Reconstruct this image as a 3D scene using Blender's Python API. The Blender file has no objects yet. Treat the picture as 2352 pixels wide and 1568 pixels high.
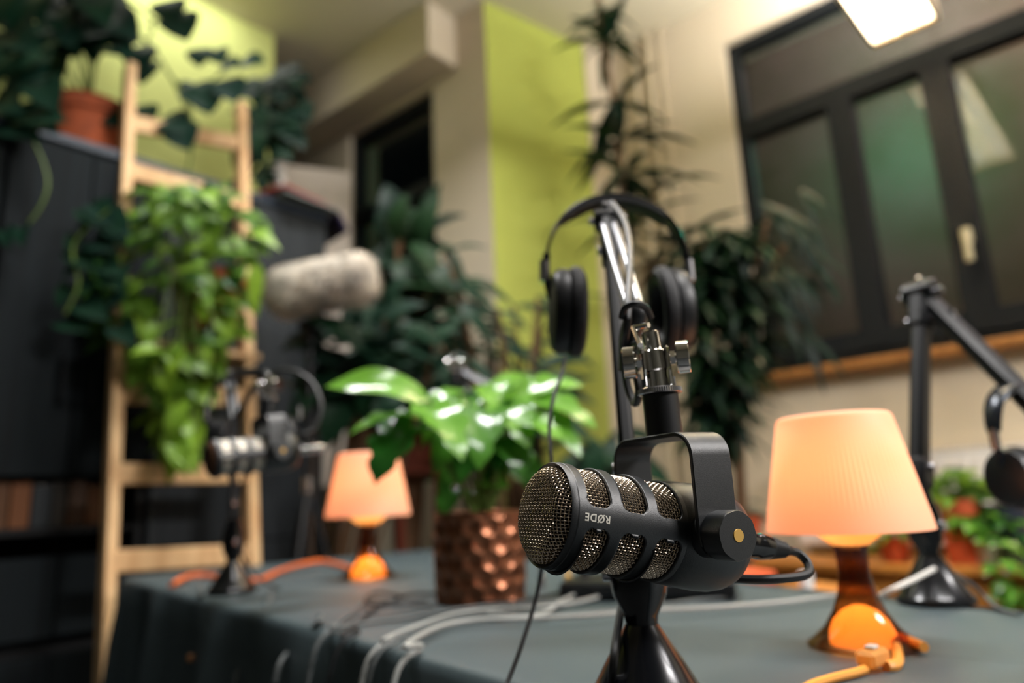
import bpy, math, random
from mathutils import Vector, Matrix, noise
sc = bpy.context.scene
col = sc.collection
V = Vector
PI = math.pi

# ------------------------------------------------------------------ camera
FPX = 1634.0; PITCH = math.radians(12.5); ROLL = math.radians(2.6); CZ = 0.90
camd = bpy.data.cameras.new('camera'); cam = bpy.data.objects.new('camera', camd); col.objects.link(cam)
CR = Matrix.Rotation(PI/2 + PITCH, 4, 'X') @ Matrix.Rotation(-ROLL, 4, 'Z')
cam.matrix_world = Matrix.Translation((0, 0, CZ)) @ CR
camd.sensor_width = 36.0; camd.lens = FPX/2352*36.0; camd.clip_start = 0.01
camd.dof.use_dof = True; camd.dof.focus_distance = 0.412; camd.dof.aperture_fstop = 3.0
sc.camera = cam
# ------------------------------------------------------------------ view + world
vs = sc.view_settings
vs.view_transform = 'Standard'; vs.look = 'None'; vs.gamma = 1; vs.exposure = 0.0; vs.use_curve_mapping = False
w = bpy.data.worlds.new('night'); sc.world = w; w.use_nodes = True
w.node_tree.nodes['Background'].inputs[0].default_value = (0.012, 0.022, 0.026, 1)
w.node_tree.nodes['Background'].inputs[1].default_value = 1.0
# ------------------------------------------------------------------ big lights (office ceiling fixtures, one seen top right)
def area(name, loc, direction, sx, sy, power, color):
    l = bpy.data.lights.new(name, 'AREA'); l.shape = 'RECTANGLE'; l.size = sx; l.size_y = sy
    l.energy = power; l.color = color
    o = bpy.data.objects.new(name, l); col.objects.link(o); o.location = loc
    o.rotation_euler = V(direction).to_track_quat('-Z', 'Y').to_euler()
    return o
area('fixture_light', (2.9, -0.5, 2.85), (-.45, .35, -1), 1.1, 0.4, 112, (1.0, 0.96, 0.94))
lb_ = area('fixture_light', (0.75, 0.45, 2.70), (0, 0, -1), 1.2, 0.3, 18, (1.0, 0.97, 0.96)); lb_.data.spread = math.radians(120)
la = area('fixture_light', (-0.46, 1.74, 3.25), (0, 0, -1), 0.9, 0.24, 34, (1.0, 0.98, 0.97)); la.rotation_euler = (0, 0, .66); la.data.spread = math.radians(124)
area('fixture_light', (-1.50, 2.58, 3.24), (-.2, .25, -1), 1.0, 0.45, 6, (1.0, 0.99, 0.95))

# ------------------------------------------------------------------ pixel rays -> points in the room
def ray(px, py): return CR.to_3x3() @ V(((px-1176)/FPX, -(py-784)/FPX, -1.0))
def PY(px, py, y):
    d = ray(px, py); t = y/d.y; return d*t + V((0, 0, CZ))
def PZ(px, py, z):
    d = ray(px, py); t = (z-CZ)/d.z; return d*t + V((0, 0, CZ))
# ------------------------------------------------------------------ materials
def lin(c):
    r = []
    for v in c:
        v = v/255.0; r.append(v/12.92 if v <= .04045 else ((v+.055)/1.055)**2.4)
    return (*r, 1)
def mat(name, c, rough=.5, metal=0., spec=.5, trans=0., emit=None, es=0., bump=0., bscale=200., vary=0., vscale=6., sub=0., coat=0., vary_c=None):
    m = bpy.data.materials.new(name); m.use_nodes = True
    nt = m.node_tree; b = nt.nodes['Principled BSDF']; L = nt.links
    b.inputs['Base Color'].default_value = lin(c); b.inputs['Roughness'].default_value = rough
    b.inputs['Metallic'].default_value = metal; b.inputs['Specular IOR Level'].default_value = spec
    b.inputs['Transmission Weight'].default_value = trans; b.inputs['Coat Weight'].default_value = coat
    if emit: b.inputs['Emission Color'].default_value = lin(emit); b.inputs['Emission Strength'].default_value = es
    tc = nt.nodes.new('ShaderNodeTexCoord')
    if bump:
        n = nt.nodes.new('ShaderNodeTexNoise'); n.inputs['Scale'].default_value = bscale; n.inputs['Detail'].default_value = 3
        L.new(tc.outputs['Object'], n.inputs['Vector'])
        bp = nt.nodes.new('ShaderNodeBump'); bp.inputs['Strength'].default_value = bump; bp.inputs['Distance'].default_value = .002
        L.new(n.outputs['Fac'], bp.inputs['Height']); L.new(bp.outputs['Normal'], b.inputs['Normal'])
    if vary:
        n = nt.nodes.new('ShaderNodeTexNoise'); n.inputs['Scale'].default_value = vscale; n.inputs['Detail'].default_value = 4
        L.new(tc.outputs['Object'], n.inputs['Vector'])
        r = nt.nodes.new('ShaderNodeValToRGB'); r.color_ramp.elements[0].position = .35; r.color_ramp.elements[1].position = .65
        c2 = vary_c or tuple(v*(1-vary) for v in c)
        r.color_ramp.elements[0].color = lin(c2); r.color_ramp.elements[1].color = lin(c)
        L.new(n.outputs['Fac'], r.inputs['Fac']); L.new(r.outputs['Color'], b.inputs['Base Color'])
    return m
def leafmat(name, dark, light, rough=.35, transl=.35, spec=.5):
    m = bpy.data.materials.new(name); m.use_nodes = True; nt = m.node_tree; L = nt.links
    b = nt.nodes['Principled BSDF']; out = nt.nodes['Material Output']
    a = nt.nodes.new('ShaderNodeAttribute'); a.attribute_name = 'leaf'
    r = nt.nodes.new('ShaderNodeValToRGB'); r.color_ramp.elements[0].color = lin(dark); r.color_ramp.elements[1].color = lin(light)
    L.new(a.outputs['Fac'], r.inputs['Fac']); L.new(r.outputs['Color'], b.inputs['Base Color'])
    b.inputs['Roughness'].default_value = rough; b.inputs['Specular IOR Level'].default_value = spec
    t = nt.nodes.new('ShaderNodeBsdfTranslucent'); L.new(r.outputs['Color'], t.inputs['Color'])
    mx = nt.nodes.new('ShaderNodeMixShader'); mx.inputs[0].default_value = transl
    L.new(b.outputs[0], mx.inputs[1]); L.new(t.outputs[0], mx.inputs[2]); L.new(mx.outputs[0], out.inputs[0])
    return m
def grainmat(name, c1, c2, rough=.5, scale=(60, 60, 1.5)):
    m = bpy.data.materials.new(name); m.use_nodes = True; nt = m.node_tree; L = nt.links; b = nt.nodes['Principled BSDF']
    tc = nt.nodes.new('ShaderNodeTexCoord'); mp = nt.nodes.new('ShaderNodeMapping'); mp.inputs['Scale'].default_value = scale
    n = nt.nodes.new('ShaderNodeTexNoise'); n.inputs['Scale'].default_value = 1; n.inputs['Detail'].default_value = 5
    r = nt.nodes.new('ShaderNodeValToRGB'); r.color_ramp.elements[0].position = .3; r.color_ramp.elements[1].position = .7
    r.color_ramp.elements[0].color = lin(c1); r.color_ramp.elements[1].color = lin(c2)
    L.new(tc.outputs['Object'], mp.inputs[0]); L.new(mp.outputs[0], n.inputs['Vector']); L.new(n.outputs['Fac'], r.inputs['Fac'])
    L.new(r.outputs['Color'], b.inputs['Base Color']); b.inputs['Roughness'].default_value = rough; b.inputs['Specular IOR Level'].default_value = .3
    return m
MT = dict(
    beige=mat('beige_paint', (212, 199, 175), .85, bump=.15, bscale=60),
    ceil=mat('ceiling_paint', (215, 208, 185), .9, bump=.15, bscale=60),
    green=mat('lime_paint', (178, 188, 86), .8, bump=.15, bscale=60),
    slate=mat('slate_paint', (104, 104, 100), .9), floor=mat('floor_lino', (70, 74, 76), .6, vary=.2),  # slate: dark tone given to the unseen walls to cut bounce light
    wframe=mat('window_frame_paint', (5, 11, 15), .6, spec=.3),
    facade=mat('facade_plaster', (170, 120, 112), .9, vary=.4, vscale=1.2, vary_c=(120, 100, 70)),
    cloth=mat('tablecloth_weave', (66, 80, 84), .48, spec=.6, bump=.25, bscale=900),
    blk=mat('black_powder_coat', (11, 17, 21), .40, spec=.85, bump=.12, bscale=2500),
    blk2=mat('black_satin_plastic', (12, 15, 19), .42),
    pad=mat('black_leatherette', (10, 12, 16), .6, bump=.3, bscale=300),
    rubber=mat('cable_rubber', (10, 11, 13), .5),
    chrome=mat('chrome', (232, 230, 226), .07, 1.),
    dkchrome=mat('brushed_steel', (190, 190, 195), .25, 1.),
    wire=mat('grille_wire', (228, 210, 188), .28, 1.),  # wire tint warmed to carry lamp and table reflections
    foam=mat('grille_foam', (10, 9, 9), .95),
    gold=mat('brass_dot', (225, 180, 95), .4, .3),
    white=mat('white_print', (215, 212, 200), .6),
    shade=None,
    cordo=mat('orange_cord', (225, 110, 45), .5),
    cordy=mat('amber_cord', (238, 160, 70), .35),
    greyc=mat('grey_cable', (92, 97, 97), .5),
    whitec=mat('white_cable', (160, 162, 158), .5),
    copper=mat('hammered_copper', (150, 98, 72), .32, .9),
    soil=mat('soil', (32, 24, 18), .95, bump=.8, bscale=200),
    terra=mat('terracotta', (190, 92, 50), .85, vary=.25, vscale=12),
    terra2=mat('orange_terracotta', (226, 96, 48), .7, vary=.15),
    wood=grainmat('ladder_pine', (205, 160, 112), (236, 200, 150), .6, (30, 30, 3)),
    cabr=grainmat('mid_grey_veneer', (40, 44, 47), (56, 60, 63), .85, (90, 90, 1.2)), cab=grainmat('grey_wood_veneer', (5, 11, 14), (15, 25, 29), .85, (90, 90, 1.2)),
    cabtop=mat('cabinet_top_laminate', (40, 52, 66), .5),
    cabin=mat('cabinet_inside', (18, 20, 22), .8),
    board=mat('white_board', (226, 214, 202), .6),
    mag1=mat('magazine_violet', (60, 50, 88), .4), mag2=mat('magazine_red', (165, 58, 60), .4), mag3=mat('magazine_grey', (120, 128, 128), .4),
    fur=mat('grey_fur', (240, 230, 214), .9, vary=.28, vscale=14),
    sidewood=grainmat('sideboard_oak', (170, 104, 40), (206, 140, 62), .5, (4, 60, 60)),
    radi=mat('radiator_enamel', (248, 246, 242), .5),
    potdk=mat('slate_pot', (34, 42, 58), .5), potw=mat('white_glaze', (205, 205, 200), .25),
    handle=mat('window_handle_plastic', (206, 196, 158), .4),
    fixt=mat('fixture_housing', (226, 205, 160), .5), refl=mat('fixture_reflector', (238, 240, 245), .25, .6),
    tube=mat('fluorescent_tube', (255, 255, 255), .4, emit=(240, 244, 255), es=6.),
    stem=mat('green_stem', (96, 120, 48), .6), bark=mat('brown_bark', (112, 84, 58), .9, bump=.5, bscale=80),
    pipe=mat('pipe_paint', (200, 186, 158), .6),
    paper=mat('pale_brown_paper', (190, 130, 80), .8),
    basket=mat('red_brown_wicker', (110, 48, 26), .8, bump=.6, bscale=120),
)
def shade_material():
    m = bpy.data.materials.new('lamp_shade_plastic'); m.use_nodes = True; nt = m.node_tree; L = nt.links
    b = nt.nodes['Principled BSDF']; out = nt.nodes['Material Output']
    b.inputs['Base Color'].default_value = lin((244, 226, 200)); b.inputs['Roughness'].default_value = .5
    b.inputs['Emission Color'].default_value = lin((255, 146, 98)); b.inputs['Emission Strength'].default_value = .50  # emission added to even out the bulb's glow through the shade
    t = nt.nodes.new('ShaderNodeBsdfTranslucent'); t.inputs['Color'].default_value = lin((255, 180, 140))
    mx = nt.nodes.new('ShaderNodeMixShader'); mx.inputs[0].default_value = .5
    L.new(b.outputs[0], mx.inputs[1]); L.new(t.outputs[0], mx.inputs[2]); L.new(mx.outputs[0], out.inputs[0]); return m
MT['shade'] = shade_material()
def amber_material():
    m = bpy.data.materials.new('amber_plastic'); m.use_nodes = True; nt = m.node_tree; L = nt.links
    b = nt.nodes['Principled BSDF']; out = nt.nodes['Material Output']
    b.inputs['Base Color'].default_value = lin((40, 20, 14)); b.inputs['Roughness'].default_value = .1
    t = nt.nodes.new('ShaderNodeBsdfTransparent'); t.inputs['Color'].default_value = lin((245, 190, 130))
    mx = nt.nodes.new('ShaderNodeMixShader'); mx.inputs[0].default_value = .40
    L.new(b.outputs[0], mx.inputs[1]); L.new(t.outputs[0], mx.inputs[2]); L.new(mx.outputs[0], out.inputs[0]); return m
MT['amber'] = amber_material()
MT['amber_bright'] = leafmat('bright_amber_plastic', (255, 200, 120), (255, 200, 120), .4, .6)  # brighter amber, puts the bulb's glow into the cup and dome colour
def glass_material():
    m = bpy.data.materials.new('window_glass'); m.use_nodes = True; nt = m.node_tree; L = nt.links
    out = nt.nodes['Material Output']; nt.nodes.remove(nt.nodes['Principled BSDF'])
    g = nt.nodes.new('ShaderNodeBsdfGlossy'); g.inputs['Roughness'].default_value = .02
    t = nt.nodes.new('ShaderNodeBsdfTransparent'); t.inputs['Color'].default_value = (.8, .85, .85, 1)
    mx = nt.nodes.new('ShaderNodeMixShader'); lw = nt.nodes.new('ShaderNodeLayerWeight'); lw.inputs['Blend'].default_value = .5
    pw = nt.nodes.new('ShaderNodeMath'); pw.operation = 'POWER'; pw.inputs[1].default_value = 4.0; L.new(lw.outputs['Facing'], pw.inputs[0])
    f = nt.nodes.new('ShaderNodeMath'); f.operation = 'MULTIPLY_ADD'; f.inputs[1].default_value = .5; f.inputs[2].default_value = .03; L.new(pw.outputs[0], f.inputs[0])
    L.new(f.outputs[0], mx.inputs[0]); L.new(t.outputs[0], mx.inputs[1]); L.new(g.outputs[0], mx.inputs[2]); L.new(mx.outputs[0], out.inputs[0]); return m
MT['glass'] = glass_material()

# ------------------------------------------------------------------ mesh helpers
def frameM(o, x, z=(0, 0, 1)):
    """matrix at o, local X along x, local Z as close to z as possible"""
    x = V(x).normalized(); y = V(z).cross(x)
    if y.length < 1e-5: y = V((0, 1, 0)).cross(x)
    y.normalize(); zz = x.cross(y)
    m = Matrix((x, y, zz)).transposed().to_4x4(); m.translation = V(o); return m
def axisM(o, z, hint=(1, 0, 0)):
    z = V(z).normalized(); h = V(hint)
    if abs(z.dot(h.normalized())) > .95: h = V((0, 1, 0))
    y = z.cross(h).normalized(); x = y.cross(z)
    m = Matrix((x, y, z)).transposed().to_4x4(); m.translation = V(o); return m
I4 = Matrix.Identity(4)
def smooth_path(pts, n=8):
    P = [V(p) for p in pts]
    if len(P) < 3: return P
    out = []
    for i in range(len(P)-1):
        p0 = P[max(i-1, 0)]; p1 = P[i]; p2 = P[i+1]; p3 = P[min(i+2, len(P)-1)]
        for k in range(n):
            t = k/n; t2 = t*t; t3 = t2*t
            out.append(.5*((2*p1)+(-p0+p2)*t+(2*p0-5*p1+4*p2-p3)*t2+(-p0+3*p1-3*p2+p3)*t3))
    out.append(P[-1]); return out
class MB:
    def __init__(s): s.v = []; s.f = []; s.a = []
    def add(s, verts, faces, M=None, a=0.):
        o = len(s.v)
        s.v += [M @ V(p) for p in verts] if M is not None else [V(p) for p in verts]
        s.f += [tuple(i+o for i in f) for f in faces]; s.a += [a]*len(faces)
    def box(s, M, x0, x1, y0, y1, z0, z1, b=0.):
        if b <= 0:
            v = [(x, y, z) for x in (x0, x1) for y in (y0, y1) for z in (z0, z1)]
            s.add(v, [(0, 1, 3, 2), (4, 6, 7, 5), (0, 4, 5, 1), (2, 3, 7, 6), (0, 2, 6, 4), (1, 5, 7, 3)], M); return
        # chamfered box
        xs = (x0, x1); ys = (y0, y1); zs = (z0, z1); vid = {}; v = []
        for i in (0, 1):
            for j in (0, 1):
                for k in (0, 1):
                    dx = b if i == 0 else -b; dy = b if j == 0 else -b; dz = b if k == 0 else -b
                    for ax, p in (('x', (xs[i], ys[j]+dy, zs[k]+dz)), ('y', (xs[i]+dx, ys[j], zs[k]+dz)), ('z', (xs[i]+dx, ys[j]+dy, zs[k]))):
                        vid[(i, j, k, ax)] = len(v); v.append(p)
        f = []
        for i in (0, 1):
            q = [vid[(i, j, k, 'x')] for j, k in ((0, 0), (1, 0), (1, 1), (0, 1))]; f.append(tuple(q if i else q[::-1]))
            q = [vid[(j, i, k, 'y')] for j, k in ((0, 0), (0, 1), (1, 1), (1, 0))]; f.append(tuple(q if i else q[::-1]))
            q = [vid[(j, k, i, 'z')] for j, k in ((0, 0), (1, 0), (1, 1), (0, 1))]; f.append(tuple(q if i else q[::-1]))
        for i in (0, 1):
            for j in (0, 1):
                f.append((vid[(i, j, 0, 'x')], vid[(i, j, 1, 'x')], vid[(i, j, 1, 'y')], vid[(i, j, 0, 'y')]))
                f.append((vid[(i, 0, j, 'x')], vid[(i, 1, j, 'x')], vid[(i, 1, j, 'z')], vid[(i, 0, j, 'z')]))
                f.append((vid[(0, i, j, 'y')], vid[(1, i, j, 'y')], vid[(1, i, j, 'z')], vid[(0, i, j, 'z')]))
                for k in (0, 1): f.append((vid[(i, j, k, 'x')], vid[(i, j, k, 'y')], vid[(i, j, k, 'z')]))
        s.add(v, f, M)
    def lathe(s, prof, M=None, n=32, a=0.):
        """prof: (r, z) list around local Z"""
        v = []; f = []; ids = []
        for r, z in prof:
            if abs(r) < 1e-6: ids.append([len(v)]*n); v.append((0, 0, z))
            else:
                b = len(v); ids.append(list(range(b, b+n)))
                v += [(r*math.cos(2*PI*k/n), r*math.sin(2*PI*k/n), z) for k in range(n)]
        for i in range(len(prof)-1):
            A = ids[i]; B = ids[i+1]
            for k in range(n):
                q = [A[k], A[(k+1) % n], B[(k+1) % n], B[k]]; u = []
                for t in q:
                    if t not in u: u.append(t)
                if len(u) > 2: f.append(tuple(u))
        s.add(v, f, M, a)
    def cyl(s, p0, p1, r, n=20, r1=None, ch=0.):
        p0 = V(p0); p1 = V(p1); h = (p1-p0).length; r1 = r if r1 is None else r1
        c = min(ch, r*.5, h*.4)
        pr = [(0, 0), (r-c, 0), (r, c), (r1, h-c), (r1-c, h), (0, h)] if c > 0 else [(0, 0), (r, 0), (r1, h), (0, h)]
        s.lathe(pr, axisM(p0, p1-p0), n)
    def tube(s, pts, r, n=8, sm=8, a=0., caps=True):
        P = smooth_path(pts, sm) if sm else [V(p) for p in pts]
        m = len(P); rad = r if callable(r) else (lambda t: r)
        t0 = (P[1]-P[0]).normalized(); up = V((0, 0, 1)) if abs(t0.z) < .9 else V((1, 0, 0))
        nrm = (up - t0*up.dot(t0)).normalized(); v = []; f = []
        for i in range(m):
            t = (P[min(i+1, m-1)]-P[max(i-1, 0)])
            t = t.normalized() if t.length > 1e-9 else t0
            nrm = nrm - t*nrm.dot(t)
            nrm = nrm.normalized() if nrm.length > 1e-6 else V((1, 0, 0))
            b = t.cross(nrm); R = rad(i/(m-1))
            v += [P[i] + (nrm*math.cos(2*PI*k/n) + b*math.sin(2*PI*k/n))*R for k in range(n)]
        for i in range(m-1):
            for k in range(n): f.append((i*n+k, i*n+(k+1) % n, (i+1)*n+(k+1) % n, (i+1)*n+k))
        if caps: f.append(tuple(range(n))[::-1]); f.append(tuple(range((m-1)*n, m*n)))
        s.add(v, f, None, a)
    def grid(s, fn, nu, nv, a=0., keep=None, closed=False):
        """fn(i,j)->point"""
        v = [fn(i, j) for i in range(nu+1) for j in range(nv+1)]; f = []
        for i in range(nu):
            for j in range(nv):
                if keep and not keep(i, j): continue
                f.append((i*(nv+1)+j, (i+1)*(nv+1)+j, (i+1)*(nv+1)+j+1, i*(nv+1)+j+1))
        s.add(v, f, None, a)
    def build(s, name, m, parent=None, smooth=True, M=None, ang=40):
        me = bpy.data.meshes.new(name)
        vv = [M @ p for p in s.v] if M is not None else s.v
        me.from_pydata([tuple(p) for p in vv], [], s.f)
        at = me.attributes.new('leaf', 'FLOAT', 'FACE'); at.data.foreach_set('value', s.a)
        me.validate(); me.update()
        o = bpy.data.objects.new(name, me); col.objects.link(o); me.materials.append(m)
        if smooth:
            me.polygons.foreach_set('use_smooth', [True]*len(me.polygons))
            if ang: me.set_sharp_from_angle(angle=math.radians(ang))
        if parent is not None: attach(o, parent)
        return o
def wmat(o):
    m = Matrix.Translation(o.location) @ o.rotation_euler.to_matrix().to_4x4()
    return m if o.parent is None else wmat(o.parent) @ o.matrix_parent_inverse @ m
def attach(o, parent): o.parent = parent; o.matrix_parent_inverse = wmat(parent).inverted()
def thing(name, loc, label, cat, group=None):
    o = bpy.data.objects.new(name, None); o.empty_display_size = .03; col.objects.link(o); o.location = V(loc)
    return tag(o, label, cat, group)
def tag(o, label, cat, group=None, kind=None):
    o['label'] = label; o['category'] = cat
    if group: o['group'] = group
    if kind: o['kind'] = kind
    return o
def struct(mb, name, m, label=None, smooth=False, parent=None):
    o = mb.build(name, m, parent, smooth)
    if parent is None: o['kind'] = 'structure'; o['label'] = label or name.replace('_', ' '); o['category'] = name.split('_')[0]
    return o

# ================================================================== ROOM
HC = 3.30
Cn = V((.622, 3.581, 0)); Vx = V((-.063, 3.051, 0))
dl = V((-.763, .646, 0)); dw = V((.736, -.677, 0)); dr = (Cn-Vx).normalized()
def wall(name, P0, P1, m, label, z0=0., z1=HC, hole=None, th=.22, out=1):
    """P0->P1 inner face, outward is to the left (out=1) or right (-1) of travel; hole=(s0,s1,z0,z1)"""
    P0 = V(P0); P1 = V(P1); d = (P1-P0); Ln = d.length; M = frameM(P0, d); mb = MB()
    y0, y1 = (0, th) if out > 0 else (-th, 0)
    if hole:
        s0, s1, h0, h1 = hole
        mb.box(M, 0, s0, y0, y1, z0, z1); mb.box(M, s1, Ln, y0, y1, z0, z1)
        mb.box(M, s0, s1, y0, y1, z0, h0); mb.box(M, s0, s1, y0, y1, h1, z1)
    else: mb.box(M, 0, Ln, y0, y1, z0, z1)
    return struct(mb, name, m, label), M
def onwall(P, d, px, py):
    r = ray(px, py); n = V((d.y, -d.x, 0)); t = (P.dot(n))/(r.dot(n)); return r*t + V((0, 0, CZ))
# right window wall
s0 = (onwall(Cn, dw, 1685, 300)-Cn).dot(dw); s1 = s0 + 2.55
ZS0, ZS1 = 1.385, 3.045
_, MW = wall('wall_right', Cn, Cn+dw*5.2, MT['beige'], 'beige wall with the wide dark framed window', hole=(s0, s1, ZS0, ZS1))
_, MG = wall('wall_back', Vx, Cn, MT['green'], 'lime green wall behind the corner plants')
# pillar / left window wall
t0 = (onwall(Vx, dl, 997, 350)-Vx).dot(dl); t1 = (onwall(Vx, dl, 800, 350)-Vx).dot(dl)
Wl = Vx + dl*3.6
_, MB_ = wall('wall_left', Vx, Wl, MT['beige'], 'beige pillar wall with the narrow dark window', hole=(t0, t1, 1.0, 2.99), out=-1)
Rn = Cn+dw*5.2
wall('wall_front', (Rn.x, Rn.y, 0), (3.2, -2.6, 0), MT['slate'], 'dark slate wall behind the viewer right')
wall('wall_rear', (3.2, -2.6, 0), (-3.4, -2.6, 0), MT['slate'], 'dark slate wall behind the viewer')
wall('wall_side', (-3.4, -2.6, 0), (Wl.x, Wl.y, 0), MT['slate'], 'dark slate far left wall')
fl = [(Cn.x, Cn.y), (Rn.x, Rn.y), (3.2, -2.6), (-3.4, -2.6), (Wl.x, Wl.y), (Vx.x, Vx.y)]
def slab(poly, z0, z1):
    mb = MB(); n = len(poly); v = [(x, y, z0) for x, y in poly]+[(x, y, z1) for x, y in poly]
    mb.add(v, [tuple(range(n)), tuple(range(2*n-1, n-1, -1))]+[(i, i+n, (i+1) % n+n, (i+1) % n) for i in range(n)]); return mb
struct(slab(fl, -.1, 0), 'floor', MT['floor'], 'dark grey floor')
struct(slab(fl, HC, HC+.15), 'ceiling', MT['ceil'], 'pale ceiling')
# green strip end: beige pilaster right of the green face
mb = MB(); sG = (onwall(Vx, dr, 1352, 300)-Vx).dot(dr); LG = (Cn-Vx).length
mb.box(MG, sG, LG, -.012, 0, 0, HC); struct(mb, 'trim_1', MT['beige'], 'beige strip beside the green wall')
# vertical pipes in the corner
for k, (px, r) in enumerate(((1478, .014), (1512, .017), (1540, .010))):
    p = onwall(Cn, dw, px, 250); mb = MB(); mb.cyl((p.x-.03, p.y-.03, 0), (p.x-.03, p.y-.03, HC), r)
    tag(mb.build('heating_pipe', MT['pipe']), ['beige painted pipe nearest the green wall', 'thickest beige pipe, middle of the corner three', 'thin beige pipe nearest the wide window'][k], 'pipe', 'pipes in the corner')
# beam over left window
bz = 3.02; O = PZ(970, 125, bz); Oi = onwall(Vx, dl, 1050, 155)
M = frameM((Oi.x, Oi.y, 0), dl); off = (M.inverted() @ V((O.x, O.y, 0)))
mb = MB(); mb.box(M, 0, 3.2, 0, max(.05, off.y), bz, HC, .004)
struct(mb, 'trim_2', MT['beige'], 'beige boxed beam above the narrow window')
print('beam offset', off, 'Oi', Oi)
# left green partition
E_ = PY(628, 150, 3.25); cd = V((.66, .75, 0)).normalized()
mb = MB(); M = frameM((E_.x, E_.y, 0), -cd); mb.box(M, 0, 3.6, -.12, 0, 0, HC); struct(mb, 'wall_partition', mat('lightened_lime_paint', (212, 220, 134), .8), 'lime green partition behind the tall cabinets')  # lighter copy of the lime paint in place of stronger light here

# windows
def window(name, M, x0, x1, z0, z1, y, rows, cols, label, fw=.055, glass=True):
    root = bpy.data.objects.new(name, None); col.objects.link(root); root['kind'] = 'structure'; root['label'] = label; root['category'] = 'window'
    root.location = M @ V((x0, y, z0))
    mb = MB(); d = .07
    mb.box(M, x0, x1, y, y+d, z0, z0+fw, .004); mb.box(M, x0, x1, y, y+d, z1-fw, z1, .004)
    mb.box(M, x0, x0+fw, y, y+d, z0+fw, z1-fw, .004); mb.box(M, x1-fw, x1, y, y+d, z0+fw, z1-fw, .004)
    for a, b in rows: mb.box(M, x0+fw, x1-fw, y-.01, y+d, a, b, .004)
    for a, b, za, zb in cols: mb.box(M, a, b, y-.012, y+d-.002, za, zb, .004)
    mb.build('window_frame', MT['wframe'], root)
    g = MB(); g.box(M, x0+.01, x1-.01, y+.045, y+.051, z0+.01, z1-.01); g.build('window_pane', MT['glass'], root, smooth=False)
    return root
sw = lambda px, py: (onwall(Cn, dw, px, py)-Cn).dot(dw)
TZ = 2.62
ca = [(sw(1900, 300), sw(1962, 300)), (sw(2130, 300), sw(2208, 300))]
cols = [(a, b, ZS0+.05, TZ-.07) for a, b in ca]
cols += [(ca[1][1]+.62, ca[1][1]+.78, ZS0+.05, TZ-.07)]
W1 = window('window_1', MW, s0, s1, ZS0, ZS1, .03, [(TZ-.09, TZ), (ZS0+.04, ZS0+.13)], cols, 'wide black framed window in right wall')
mb = MB(); hp = onwall(Cn, dw, 2222, 545); hm = MW.inverted() @ hp
Mh = MW @ Matrix.Translation((hm.x, -.005, hm.z))
mb.box(Mh, -.016, .016, -.006, .02, -.02, .035, .004); mb.box(Mh, -.012, .012, -.035, -.004, .0, .022, .003)
mb.tube([Mh @ V((0, -.034, .012)), Mh @ V((.002, -.038, -.03)), Mh @ V((.0, -.036, -.10))], .013, 10)
mb.build('window_handle', MT['handle'], W1)
mb = MB(); mb.box(MW, s0-.04, s1+.04, -.06, .04, ZS0-.035, ZS0, .006); struct(mb, 'trim_3', grainmat('sill_wood', (150, 100, 50), (176, 122, 66), .5), 'wooden window sill under the wide window')
window('window_2', MB_, t0, t1, 1.0, 2.99, -.10, [(2.45, 2.52)], [((t0+t1)/2-.03, (t0+t1)/2+.03, 1.05, 2.45)], 'narrow black framed window beside the pillar')
# outside, at night: a plastered facade lit by two added lights
mb = MB(); Mo = frameM(Cn+dw*.2+V((.677, .736, 0))*2.6, dw); mb.box(Mo, -3, 7, 0, .3, -2, 7)
tag(mb.build('facade', MT['facade'], None, False), 'pinkish plaster facade seen through the wide window', 'building')
def point(name, loc, power, color, r=.05, parent=None):
    l = bpy.data.lights.new(name, 'POINT'); l.energy = power; l.color = color; l.shadow_soft_size = r
    o = bpy.data.objects.new(name, l); col.objects.link(o); o.location = V(loc)
    if parent is not None: attach(o, parent)
    return o
nW = V((.677, .736, 0))
point('facade_pink_fill', Cn+dw*2.7+nW*1.6+V((0, 0, 4.2)), 120, (1.0, .74, .76), .2)  # unseen pinkish light added to brighten the facade behind the panes
point('facade_green_fill', Cn+dw*.95+nW*2.0+V((0, 0, 3.3)), 18, (.1, 1.0, .65), .15)  # unseen green light added to tint the facade
mb = MB(); Mo2 = frameM(Vx+dl*1.0+V((.646, .763, 0))*1.6, dl); mb.box(Mo2, -.3, 6, -.3, 0, -2, 7)
tag(mb.build('facade', mat('dark_facade', (40, 44, 46), .9), None, False), 'dark facade seen through the narrow window', 'building')

# radiator below right window
tr = [sw(1835, 1100), sw(2352, 1100)+.25]
root = thing('radiator', MW @ V((tr[0], -.03, .62)), 'white panel radiator under the wide window', 'radiator')
mb = MB(); mb.box(MW, tr[0], tr[1], -.09, -.03, .665, 1.0, .008)
k = tr[0]+.02
while k < tr[1]-.03: mb.box(MW, k, k+.02, -.098, -.089, .68, .97, .003); k += .04
mb.build('panel', MT['radi'], root)
mb = MB(); mb.box(MW, tr[0]+.005, tr[1]-.005, -.092, -.028, 1.0, 1.008, .002); mb.build('top_grille', MT['radi'], root)
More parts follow.
